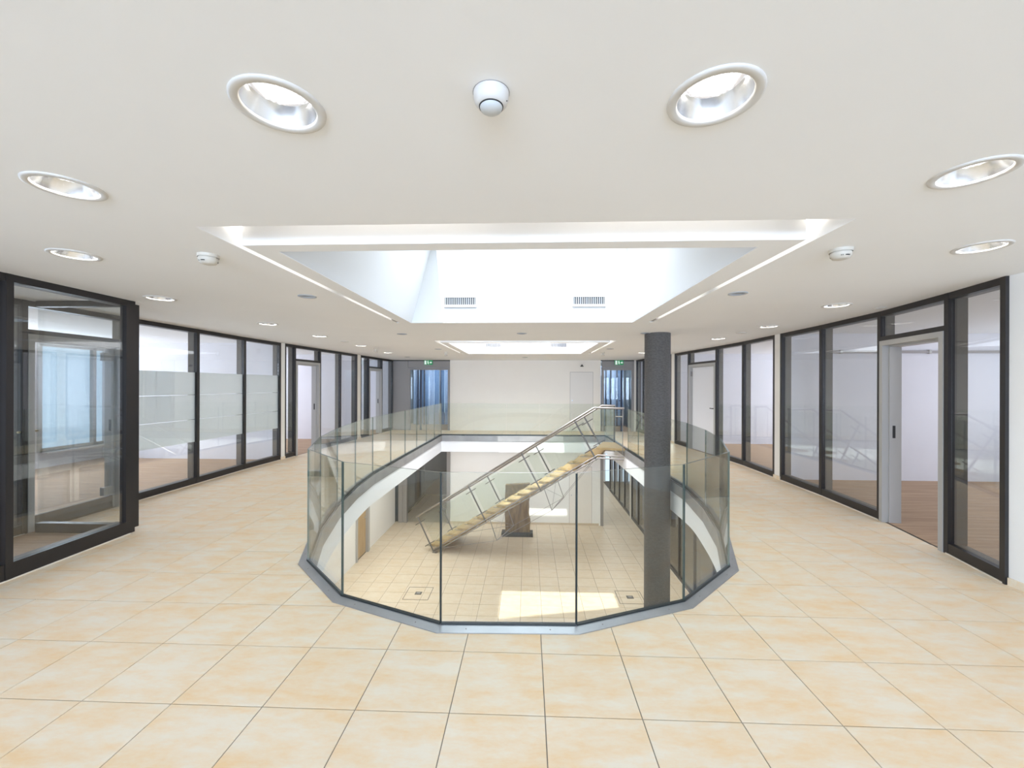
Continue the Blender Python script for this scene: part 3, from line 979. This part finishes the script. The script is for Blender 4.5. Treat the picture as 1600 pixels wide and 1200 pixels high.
def exit_sign(cx, label):
    z0, z1, y = 2.245, 2.395, FARY - 0.06
    w = 0.285
    s = thing('exit_sign', (cx, y, z0), label, 'sign')
    MB().box(cx - w / 2, cx + w / 2, y - 0.012, y + 0.03, z0, z1).build('sign_panel', M['green'], s)
    yf = y - 0.0135

    def flat(name, poly):
        n = len(poly)
        h = (z1 - z0)
        vs = [(cx - w / 2 + p[0] * w, yf - 0.0015, z0 + p[1] * h) for p in poly] + [(cx - w / 2 + p[0] * w, yf + 0.0015, z0 + p[1] * h) for p in poly]
        fs = [tuple(range(n)), tuple(range(n, 2 * n))[::-1]] + [(i, (i + 1) % n, n + (i + 1) % n, n + i) for i in range(n)]
        return MB().add(vs, fs)
    flat('door', [(0.06, 0.08), (0.27, 0.08), (0.27, 0.92), (0.06, 0.92)]).build('door_symbol', M['sign_white'], s)
    mbm = MB()
    for poly in ([(0.42, 0.78), (0.47, 0.72), (0.53, 0.78), (0.53, 0.88), (0.47, 0.93), (0.42, 0.88)],
                 [(0.40, 0.70), (0.50, 0.70), (0.53, 0.42), (0.44, 0.40)],
                 [(0.44, 0.44), (0.52, 0.44), (0.60, 0.28), (0.56, 0.10), (0.52, 0.10), (0.54, 0.27)],
                 [(0.44, 0.44), (0.50, 0.40), (0.42, 0.22), (0.33, 0.16), (0.31, 0.22), (0.39, 0.27)],
                 [(0.50, 0.69), (0.60, 0.52), (0.65, 0.54), (0.63, 0.47), (0.57, 0.47), (0.49, 0.60)],
                 [(0.41, 0.69), (0.34, 0.56), (0.31, 0.58), (0.36, 0.72)]):
        q = flat('p', poly)
        mbm.add(q.v, q.f)
    mbm.build('running_figure', M['sign_white'], s)
    flat('arrow', [(0.70, 0.62), (0.80, 0.62), (0.80, 0.80), (0.95, 0.50), (0.80, 0.20), (0.80, 0.38), (0.70, 0.38)]).build('arrow', M['sign_white'], s)


exit_sign(-3.40, 'green running figure exit sign above the left exit door')
exit_sign(3.07, 'green running figure exit sign above the right exit door')

# flush doors in the end wall, upper and lower
for num, y, zf, lab in ((3, FARY, 0.0, 'flush cream door in the upper end wall right of centre'), (4, FARY + 0.2, LOW, 'flush white door in the lower end wall below the stairs')):
    d = thing('door_%d' % num, (1.82, y, zf), lab, 'door', kind='structure')
    MB().box(1.445, 2.205, y - 0.006, y + 0.0, zf + 0.01, zf + 2.0).build('door_leaf', M['flush'], d)
    g = MB().box(1.437, 1.445, y - 0.004, y, zf, zf + 2.008).box(2.205, 2.213, y - 0.004, y, zf, zf + 2.008).box(1.437, 2.213, y - 0.004, y, zf + 2.0, zf + 2.008)
    g.build('door_gap', M['panel'], d)
    MB().tube([(1.51, y - 0.006, zf + 1.04), (1.51, y - 0.05, zf + 1.04)], 0.014, 10).tube([(1.51, y - 0.045, zf + 1.04), (1.51, y - 0.07, zf + 1.04)], 0.024, 12).build('knob', M['steel'], d)
lp = thing('wall_lamp', (1.83, FARY - 0.05, 2.22), 'small dark lamp above the flush cream door on the end wall', 'lamp')
MB().box(1.80, 1.86, FARY - 0.02, FARY, 2.19, 2.25).build('back_plate', M['white_plastic'], lp)
MB().lathe((1.83, FARY - 0.06, 2.185), [(0.062, 0), (0.02, 0.06), (0.012, 0.075)], 16).build('shade', M['dark'], lp)
MB().tube([(1.83, FARY - 0.06, 2.235), (1.83, FARY - 0.01, 2.235)], 0.012, 8).build('arm', M['dark'], lp)

# ------------------------------------------------------------------ edge of the opening: slab face, metal fascia, lower ceiling
INNER = offset_poly(VOID, -0.03)
mb = MB()
n = len(INNER)
for i in range(n):
    a, b = INNER[i], INNER[(i + 1) % n]
    e = Vector((b[0] - a[0], b[1] - a[1], 0))
    l = e.length
    e.normalize()
    nn = Vector((e.y, -e.x, 0))
    fo = MB().frame_box((*a, 0), e, nn, 0, l, 0, 0.02, -0.185, -0.012)
    if i == 0:
        fas = thing('trim_6', (0, 2.6, -0.1), 'dull metal edging around the opening below the glass', 'trim', kind='structure')
    fo.build('edge_plate', M['fascia'], fas)


def smooth_loop(poly, k=5):
    out = []
    n = len(poly)
    for i in range(n):
        p0, p1, p2, p3 = (Vector(poly[(i + j) % n]) for j in (-1, 0, 1, 2))
        steps = k if (p2 - p1).length < 1.6 else 1
        for s in range(steps):
            t = s / steps
            if steps == 1:
                out.append(tuple(p1))
            else:
                m1, m2 = (p2 - p0) * 0.5, (p3 - p1) * 0.5
                l = (p2 - p1).length
                m1 = m1.normalized() * l
                m2 = m2.normalized() * l
                h = (2 * t**3 - 3 * t**2 + 1) * p1 + (t**3 - 2 * t**2 + t) * m1 + (-2 * t**3 + 3 * t**2) * p2 + (t**3 - t**2) * m2
                out.append(tuple(h))
    return out


BAND = smooth_loop(offset_poly(VOID, -0.005)[:7] + [offset_poly(VOID, -0.005)[7]] + offset_poly(VOID, -0.005)[8:], 5)
mb = MB()
mb.prism(BAND, SLAB, -0.17, cap=False)
struct('trim_7', mb, M['band'], 'white curved edge of the slab around the opening')
mb = MB().sheet([(-9, 0), (9, 0), (9, 21), (-9, 21)], [BAND[::-1]], SLAB)
struct('ceiling', mb, M['ceiling'], 'white ceiling of the lower hall around the opening')

# ------------------------------------------------------------------ glass balustrade
GT = 0.985
bal = thing('glass_balustrade', (0, 2.6, 0), 'frameless glass balustrade around the oval opening, on a steel floor strip', 'balustrade')


def split(a, b, k):
    return [(a[0] + (b[0] - a[0]) * i / k, a[1] + (b[1] - a[1]) * i / k) for i in range(k + 1)]


segs = []
V = VOID
for i in (14, 0, 1, 2, 3, 4, 5):
    segs.append((V[i], V[(i + 1) % 15]))
GAP0, GAP1 = 9.98, 11.46
p = split(V[6], (2.40, GAP0), 4)
segs += list(zip(p, p[1:]))
p = split((2.40, GAP1), V[7], 1)
segs += list(zip(p, p[1:]))
p = split(V[7], V[8], 5)
segs += list(zip(p, p[1:]))
p = split(V[8], V[9], 6)
segs += list(zip(p, p[1:]))
for i in range(9, 14):
    segs.append((V[i], V[i + 1]))
for a, b in segs:
    e = Vector((b[0] - a[0], b[1] - a[1], 0))
    l = e.length
    e.normalize()
    nn = Vector((e.y, -e.x, 0))       # outward
    g = 0.005
    mb = MB()
    z0, z1 = 0.018, GT
    P = Vector((*a, 0))
    vs = []
    for z in (z0, z1):
        for s, t in ((g, -0.007), (l - g, -0.007), (l - g, 0.007), (g, 0.007)):
            q = P + e * s + nn * t
            vs.append((q.x, q.y, z))
    mb.add(vs, [(0, 1, 5, 4), (2, 3, 7, 6)], 0)
    mb.add(vs, [(4, 5, 6, 7), (1, 2, 6, 5), (3, 0, 4, 7), (0, 3, 2, 1)], 1)
    mb.build('glass_panel', [M['glass_rail'], M['glass_edge']], bal)
    MB().frame_box(P, e, nn, 0, l, -0.013, 0.013, 0.0, 0.026).build('base_gasket', M['rubber'], bal)
# dark joints at the front corners
for i in (14, 0, 1, 2):
    MB().tube([(*V[i], 0.02), (*V[i], GT - 0.004)], 0.0055, 8).build('joint_seal', M['rubber'], bal)
for i in (3, 13, 4, 5, 12, 11, 10):
    MB().tube([(*V[i], 0.02), (*V[i], GT - 0.004)], 0.0035, 6).build('joint_seal', M['rubber'], bal)
# steel strip on the floor outside the glass
n = len(VOID)
for i in range(n):
    j = (i + 1) % n
    a0_, b0_, a1_, b1_ = VOID[i], VOID[j], EDGE[i], EDGE[j]
    vs = [(*a0_, 0.021), (*b0_, 0.021), (*b1_, 0.006), (*a1_, 0.006), (*a0_, -0.004), (*b0_, -0.004), (*b1_, -0.004), (*a1_, -0.004)]
    st = MB().add(vs, [(0, 1, 2, 3), (3, 2, 6, 7), (4, 7, 6, 5), (0, 4, 5, 1), (1, 5, 6, 2), (0, 3, 7, 4)]).build('floor_strip', M['steel_plate'], bal)
    e = Vector((b0_[0] - a0_[0], b0_[1] - a0_[1], 0))
    if e.length < 1.3:
        for f in (0.2, 0.8):
            q = Vector((*a0_, 0)).lerp(Vector((*b0_, 0)), f) * 0.4 + Vector((*a1_, 0)).lerp(Vector((*b1_, 0)), f) * 0.6
            MB().lathe((q.x, q.y, 0.012), [(0.005, 0.0), (0.004, 0.003), (0.0005, 0.0035)], 8).build('screw', M['panel'], st)

# ------------------------------------------------------------------ staircase
SO = Vector((-2.81, 11.88, 0))
SU = Vector((0.948, -0.319, 0)).normalized()
SW = Vector((0.319, 0.948, 0)).normalized()
WID = 1.20
RISE, RUN = 3.25 / 17, 0.2975
SL = RISE / RUN


def sp_(s, w, z):
    q = SO + SU * s + SW * w
    return Vector((q.x, q.y, z))


stair = thing('staircase', (SO.x, SO.y, LOW), 'open steel and oak staircase rising from the lower hall to the gallery', 'stairs')


def hexa(pts):
    return MB().add(pts, [(0, 3, 2, 1), (4, 5, 6, 7), (0, 1, 5, 4), (1, 2, 6, 5), (2, 3, 7, 6), (3, 0, 4, 7)])


for k in range(1, 17):
    z = LOW + RISE * k
    s0 = (k - 1) * RUN
    s1 = s0 + RUN + 0.085
    mb = hexa([sp_(s0, 0.02, z - 0.05), sp_(s1, 0.02, z - 0.05), sp_(s1, WID - 0.02, z - 0.05), sp_(s0, WID - 0.02, z - 0.05),
               sp_(s0, 0.02, z), sp_(s1, 0.02, z), sp_(s1, WID - 0.02, z), sp_(s0, WID - 0.02, z)])
    tr = mb.build('tread', M['oak'], stair)
    for w in (0.06, WID - 0.06):
        zc = LOW + 0.05 + SL * (s0 + 0.15) + 0.02
        b = MB().tube([sp_(s0 + 0.05, w, z - 0.05), sp_(s0 + 0.15, w - 0.04 if w < 0.5 else w + 0.04, zc), sp_(s0 + 0.25, w, z - 0.05)], 0.008, 6)
        wb = w - 0.05 if w < 0.5 else w + 0.02
        b.frame_box(sp_(s0, wb, z - 0.062), SU, SW, -0.10, 0.14, 0, 0.03, 0, 0.012)
        b.build('tread_bracket', M['rail'], tr)
# top landing plate, cut to the edge of the opening
pts = []
for z in (-0.045, 0.0):
    pts += [sp_(16 * RUN, 0.02, z), sp_(5.47, 0.02, z), sp_(5.08, WID - 0.02, z), sp_(16 * RUN, WID - 0.02, z)]
hexa(pts).build('landing_plate', M['oak'], stair)


def zs(s):
    return min(LOW - 0.06 + SL * s, -0.21)


for w in (-0.05, WID + 0.05):
    for dz in (0.035, -0.04):
        send = 5.44 if w < 0 else 5.10
        MB().tube([sp_(0.17, w, zs(0.17) + dz), sp_(4.82, w, -0.205 + dz), sp_(send, w, -0.205 + dz)], 0.019, 10).build('stringer_tube', M['rail'], stair)
for s in (0.14, 1.85, 3.40, 4.75):
    MB().tube([sp_(s, -0.06, zs(s)), sp_(s, WID + 0.06, zs(s))], 0.016, 8).build('cross_tube', M['rail'], stair)
FEET = [0.14, 1.78, 3.34, 4.755]
PD = Vector((-0.53, 0, 0.80))
for w, side in ((-0.05, -1), (WID + 0.05, 1)):
    for s in FEET:
        a = sp_(s, w, zs(s))
        b = sp_(s - 0.53, w, zs(s) + 0.92)
        po = MB().tube([a - (b - a) * 0.05, b], 0.021, 8).build('rail_post', M['post'], stair)
        for f in (0.22, 0.84):
            c = a.lerp(b, f)
            d = SU * 0.15 + Vector((0, 0, 0.15 * SL))
            MB().tube([c - d, c + d], 0.014, 6).build('glass_clamp', M['post'], po)
    zr = lambda s: zs(0.14) + 0.94 + 0.631 * (s + 0.39)
    s_end = 5.44 if w < 0 else 5.08
    MB().tube([sp_(-0.44, w, zr(-0.44)), sp_(4.72, w, 0.995), sp_(s_end, w, 0.995)], 0.027, 12).build('handrail', M['rail'], stair)
    # glass infill between the posts
    for s0, s1 in zip(FEET, FEET[1:]):
        pts = []
        for t in (w + 0.02, w + 0.03):
            for s, f in ((s0 + 0.08, 0.14), (s1 - 0.08, 0.14), (s1 - 0.08, 0.93), (s0 + 0.08, 0.93)):
                pts.append(sp_(s - 0.53 * f, t, zs(s) + 0.92 * f))
        hexa(pts).build('glass_infill', M['glass_rail'], stair)
    pts = []
    for t in (w + 0.02, w + 0.03):
        for s, z in ((4.80, 0.02), (s_end - 0.04, 0.02), (s_end - 0.04, 0.93), (4.66, 0.93), ):
            pts.append(sp_(s, t, z))
    hexa(pts).build('glass_infill', M['glass_rail'], stair)
    MB().tube([sp_(s_end - 0.03, w, -0.13), sp_(s_end - 0.03, w, 0.99)], 0.010 if w < 0 else 0.016, 8).build('end_post', M['dark'] if w > 0 else M['rail'], stair)
# short stub rail at the gallery end
MB().tube([sp_(5.08, WID + 0.05, 0.70), sp_(5.27, WID + 0.05, 0.70)], 0.02, 10).build('stub_rail', M['rail'], stair)
# trussed struts below with tie rods
nodes = {}
for s in (1.90, 3.43):
    low = []
    for w in (-0.05, WID + 0.05):
        b = sp_(s + 0.215, w, zs(s) - 0.56)
        MB().tube([sp_(s, w, zs(s)), b], 0.011, 8).build('strut', M['rail'], stair)
        low.append(b)
        nodes[(s, w)] = b
    MB().tube(low, 0.011, 8).build('strut', M['rail'], stair)
    MB().tube([sp_(s, -0.05, zs(s)), low[1]], 0.004, 6).build('brace_rod', M['rail'], stair)
    MB().tube([sp_(s, WID + 0.05, zs(s)), low[0]], 0.004, 6).build('brace_rod', M['rail'], stair)
for w in (-0.05, WID + 0.05):
    MB().tube([sp_(0.25, w, zs(0.30) - 0.02), nodes[(1.90, w)], nodes[(3.43, w)], sp_(4.75, w, -0.23)], 0.006, 6).build('tie_rod', M['rail'], stair)
for w in (-0.05, WID + 0.05):
    MB().frame_box(sp_(0.20, w, 0), SU, SW, -0.07, 0.07, -0.05, 0.05, LOW, LOW + 0.015).tube([sp_(0.20, w, LOW + 0.01), sp_(0.20, w, zs(0.20))], 0.018, 8).build('foot_plate', M['rail'], stair)

# ------------------------------------------------------------------ column and wooden stele
cx, cy, cr = 2.145, 6.93, 0.205
mb = MB().lathe((cx, cy, 0), [(cr, LOW), (cr, CEIL)], 48)
tag(mb.build('round_column', M['column']), 'tall dark grey round column rising through the opening at the right', 'column')

ste = thing('wooden_stele', (-0.32, 13.25, LOW), 'upright weathered wooden slab on a dark base behind the stairs', 'sculpture')
MB().bev_box(-0.82, 0.18, 13.08, 13.42, LOW, LOW + 0.12, 0.01).build('base', M['slot'], ste)
lv, rv = [], []
mb = MB()
NZ = 14
verts, faces = [], []
for i in range(NZ + 1):
    t = i / NZ
    z = LOW + 0.12 + 1.50 * t
    xl = -0.71 + 0.012 * math.sin(7 * t + 1)
    xr = 0.075 + 0.022 * math.sin(9 * t) + 0.012 * math.sin(23 * t + 2)
    for x, y in ((xl, 13.17), (xr, 13.17), (xr - 0.01, 13.33), (xl + 0.01, 13.33)):
        top = 0.0
        if i == NZ:
            top = 0.05 if x > -0.3 else 0.0
        verts.append((x, y + 0.01 * math.sin(11 * t + x * 4), z + top))
for i in range(NZ):
    for j in range(4):
        q = (j + 1) % 4
        faces.append((i * 4 + j, i * 4 + q, (i + 1) * 4 + q, (i + 1) * 4 + j))
faces.append(tuple(NZ * 4 + j for j in range(4)))
faces.append((3, 2, 1, 0))
mb.add(verts, faces)
mb.build('slab', M['stele'], ste)

# ------------------------------------------------------------------ lower hall surroundings
mb = MB().box(-4.82, -4.62, 0, 10.98, LOW, SLAB).box(-4.82, -4.62, 11.82, 14.3, LOW, SLAB).box(-4.82, -4.62, 10.98, 11.82, LOW + 2.1, SLAB)
struct('wall_left', mb, M['wall'], 'white wall at the left of the lower hall')
struct('wall_far', MB().box(2.4, 3.9, 20.85, 20.95, LOW, SLAB), M['wall'], 'end wall of the lower right corridor')
d5 = thing('door_5', (-4.62, 11.4, LOW), 'wooden door in a grey frame in the lower left wall', 'door', kind='structure')
f = MB().box(-4.66, -4.58, 10.98, 11.05, LOW, LOW + 2.1).box(-4.70, -4.56, 11.72, 11.83, LOW, LOW + 2.1).box(-4.66, -4.58, 10.98, 11.82, LOW + 2.03, LOW + 2.1)
f.build('frame', M['grey'], d5)
lf = MB().box(-4.68, -4.64, 11.05, 11.74, LOW + 0.01, LOW + 2.03).build('door_leaf', M['wood_door'], d5)
MB().tube([(-4.64, 11.62, LOW + 1.04), (-4.59, 11.62, LOW + 1.04), (-4.59, 11.50, LOW + 1.04)], 0.01, 8).build('handle', M['steel'], lf)
d6 = thing('door_6', (-3.5, 14.35, LOW), 'dark glazed doorway in a grey frame at the far left of the lower hall', 'door', kind='structure')
f = MB().box(-4.50, -4.36, 14.28, 14.42, LOW, SLAB).box(-4.28, -4.20, 14.26, 14.42, LOW, SLAB - 0.03).box(-2.80, -2.68, 14.26, 14.42, LOW, SLAB).box(-4.2, -2.8, 14.26, 14.42, SLAB - 0.13, SLAB)
f.build('frame', M['panel'], d6)
MB().box(-4.36, -4.28, 14.30, 14.36, LOW, SLAB).build('side_panel', M['panel'], d6)
MB().box(-4.20, -2.80, 14.34, 14.35, LOW + 0.01, SLAB - 0.13).build('glass_leaf', M['glass'], d6)
MB().box(-4.20, -2.80, 14.33, 14.37, SLAB - 0.17, SLAB - 0.13).build('top_rail', M['navy'], d6)
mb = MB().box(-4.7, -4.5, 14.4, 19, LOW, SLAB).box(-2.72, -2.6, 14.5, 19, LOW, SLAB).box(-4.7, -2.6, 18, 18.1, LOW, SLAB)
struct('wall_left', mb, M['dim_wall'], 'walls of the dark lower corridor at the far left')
struct('wall_right', MB().box(2.45, 2.56, 14.28, 20.8, LOW, SLAB), M['wall'], 'left side of the lower right corridor')
struct('trim_8', MB().box(2.50, 2.60, 14.24, 14.42, LOW, SLAB), M['panel'], 'grey corner post at the end of the lower white wall')
y = 15.1
partition('glass_partition', [((3.76, yy), (3.76, yy + 0.86), 'pane') for yy in (11.6, 12.46, 13.32, 14.18)], 1,
          'lower right glass partition nearest the grey column, seen through the opening', zf=LOW, zc=SLAB)
partition('glass_partition', [((3.76, yy), (3.76, yy + 0.95), 'pane') for yy in (15.2, 16.15, 17.1, 18.05)], 1,
          'lower right glass partition farther down the corridor, beyond the cream post', zf=LOW, zc=SLAB)
struct('trim_9', MB().box(3.72, 3.9, 15.05, 15.19, LOW, SLAB), M['pier'], 'cream post between the lower right glass partitions')
partition('glass_partition', [((3.76, yy), (3.76, yy + 0.95), 'pane') for yy in (6.6, 7.55, 8.5, 9.45, 10.4)], 1,
          'lower right glass partition nearest the viewer, under the curved slab edge', zf=LOW, zc=SLAB)
struct('trim_10', MB().box(3.72, 3.9, 11.36, 11.59, LOW, SLAB), M['pier'], 'cream post between the nearer lower right glass partitions')
struct('wall_right', MB().box(3.76, 3.9, 0, 6.58, LOW, SLAB), M['wall'], 'white wall at the right of the lower hall')
struct('wall_right', MB().box(6.8, 6.9, 6.0, 21, LOW, SLAB).box(3.9, 6.8, 15.08, 15.18, LOW, SLAB).box(3.9, 6.8, 6.4, 6.5, LOW, SLAB), M['blue'], 'blue office walls behind the lower right glass')

for i, (x, yy, lab) in enumerate(((-2.50, 9.44, 'square floor box in the lower tiles left of the sun patch'), (2.33, 9.47, 'square floor box in the lower tiles right of the sun patch'))):
    fb = thing('floor_box', (x, yy, LOW), lab, 'floor box')
    fm = MB()
    h = 0.29
    for (a, b, c, d) in ((-h, h, -h, -h + 0.012), (-h, h, h - 0.012, h), (-h, -h + 0.012, -h + 0.012, h - 0.012), (h - 0.012, h, -h + 0.012, h - 0.012)):
        fm.box(x + a, x + b, yy + c, yy + d, LOW - 0.002, LOW + 0.003)
    fm.build('frame', M['dark'], fb)
    MB().bev_box(x - 0.075, x + 0.075, yy - 0.06, yy + 0.06, LOW - 0.002, LOW + 0.010, 0.004).build('lid', M['dark'], fb)
    MB().box(x - 0.04, x + 0.04, yy - 0.02, yy + 0.02, LOW + 0.009, LOW + 0.013).build('handle', M['panel'], fb)

# ------------------------------------------------------------------ ceiling fittings
LED_ME = None


def downlight(x, y, label, group, r=0.135):
    d = thing('downlight', (x, y, CEIL), label, 'lamp', group)
    k = r / 0.135
    MB().lathe((x, y, CEIL), [(0.135 * k, 0.0), (0.134 * k, -0.005), (0.128 * k, -0.007), (0.110 * k, -0.007), (0.106 * k, -0.003), (0.105 * k, 0.004)], 40).build('trim_ring', M['ring'], d)
    MB().lathe((x, y, CEIL), [(0.105 * k, 0.002), (0.098 * k, 0.022), (0.088 * k, 0.042), (0.080 * k, 0.055)], 40).build('reflector', M['reflector'], d)
    b = MB().disc((x, y, CEIL + 0.054), 0.082 * k, 32).build('led_board', M['led'], d)
    ld = bpy.data.lights.new('downlight_lamp', 'AREA')
    ld.shape = 'DISK'
    ld.size = 0.15 * k
    ld.energy = 0.45 if y < 1.5 else 2.4
    ld.color = (1.0, 0.95, 0.87)
    lo = bpy.data.objects.new('downlight_lamp', ld)
    lo.location = (x, y, CEIL + 0.046)
    COL.objects.link(lo)
    lo.parent = d
    lo.matrix_parent_inverse = Matrix.Translation(-d.location)
    if math.hypot(x, y) < 2.8:
        dm = MB()
        st = 0.0125
        for i in range(-6, 7):
            for j in range(-6, 7):
                if math.hypot(i * st, j * st) < 0.074:
                    dm.box(x + i * st - 0.0038, x + i * st + 0.0038, y + j * st - 0.0038, y + j * st + 0.0038, CEIL + 0.051, CEIL + 0.054)
        o = dm.build('led_dots', M['led_dot'], b)
        o['kind'] = 'stuff'


for x, y, lab in BIG:
    downlight(x, y, lab, 'large round downlights along the gallery ceiling')
for x, y, lab in SMALL:
    d = thing('spotlight', (x, y, CEIL), lab, 'lamp', 'small flat spotlights around the skylights')
    MB().lathe((x, y, CEIL), [(0.085, 0), (0.084, -0.006), (0.068, -0.008), (0.060, -0.002), (0.058, 0.03)], 24).build('trim_ring', M['vent_slat'], d)
    MB().disc((x, y, CEIL + 0.028), 0.062, 20).build('lens', M['recess'], d)

ms = thing('motion_sensor', (-0.11, 1.22, CEIL), 'round white motion sensor with a grey domed lens on the ceiling', 'sensor')
c = (-0.11, 1.22, CEIL)
MB().lathe(c, [(0.053, 0), (0.053, -0.006), (0.050, -0.008)], 36).build('base', M['white_plastic'], ms)
MB().lathe(c, [(0.0525, -0.007), (0.052, -0.018), (0.048, -0.030), (0.041, -0.039), (0.036, -0.041)], 36).build('housing', M['white_plastic'], ms)
MB().lathe(c, [(0.0365, -0.040), (0.0355, -0.0435), (0.0335, -0.0435)], 36).build('lens_ring', M['slot'], ms)
MB().lathe(c, [(0.034, -0.042), (0.031, -0.050), (0.023, -0.056), (0.012, -0.059), (0.0005, -0.060)], 36).build('lens', M['lens'], ms)
MB().disc((c[0] + 0.047, c[1] - 0.012, CEIL - 0.033), 0.0022, 8).build('indicator', M['slot'], ms)
MB().lathe(c, [(0.0545, 0.0), (0.0545, -0.0018), (0.0530, -0.0018)], 36).build('base_ring', M['panel'], ms)  # thin grey ring around the base

for x, y, lab in ((-2.13, 2.68, 'white smoke detector left of the near skylight corner'), (1.975, 2.69, 'white smoke detector right of the near skylight corner')):
    s = thing('smoke_detector', (x, y, CEIL), lab, 'smoke detector')
    MB().lathe((x, y, CEIL), [(0.064, 0), (0.064, -0.016), (0.061, -0.020)], 32).build('base', M['cream_plastic'], s)
    MB().lathe((x, y, CEIL), [(0.056, -0.019), (0.058, -0.024), (0.057, -0.040), (0.046, -0.058), (0.028, -0.064), (0.0005, -0.065)], 32).build('housing', M['cream_plastic'], s)
    for k, (a0_, a1_) in enumerate(((-1.75, -1.25), (-2.05, -1.97), (-2.2, -2.12), (0.3, 0.8), (2.2, 2.7))):
        vs = []
        for a in (a0_, (a0_ + a1_) / 2, a1_):
            for r, z in ((0.0562, -0.0445), (0.0525, -0.050)):
                vs.append((x + r * math.cos(a), y + r * math.sin(a), CEIL + z))
        MB().add(vs, [(0, 1, 3, 2), (2, 3, 5, 4)]).build('slot', M['slot'], s)

for x, y, lab in ((-3.55, 9.54, 'small hanging sensor head over the left gallery'), (-2.12, 10.65, 'small hanging sensor head left of the far skylight'), (1.923, 10.665, 'small hanging sensor head right of the far skylight')):
    s = thing('ceiling_sensor', (x, y, CEIL), lab, 'sensor')
    MB().lathe((x, y, CEIL), [(0.052, 0), (0.050, -0.02), (0.032, -0.026)], 20).build('base', M['cream_plastic'], s)
    MB().lathe((x, y, CEIL), [(0.030, -0.024), (0.030, -0.075), (0.048, -0.080), (0.042, -0.098), (0.0005, -0.102)], 20).build('head', M['cream_plastic'], s)
for x, y, lab in ((-3.62, 8.07, 'flat round ceiling cover over the left gallery'), (3.456, 6.84, 'flat round ceiling cover near the right cream pier')):
    s = thing('ceiling_cover', (x, y, CEIL), lab, 'cover')
    MB().lathe((x, y, CEIL), [(0.08, 0), (0.079, -0.006), (0.072, -0.008), (0.0005, -0.009)], 24).build('plate', M['ring'], s)
    MB().lathe((x, y, CEIL - 0.008), [(0.008, 0), (0.007, -0.003), (0.0005, -0.004)], 10).build('screw', M['panel'], s)
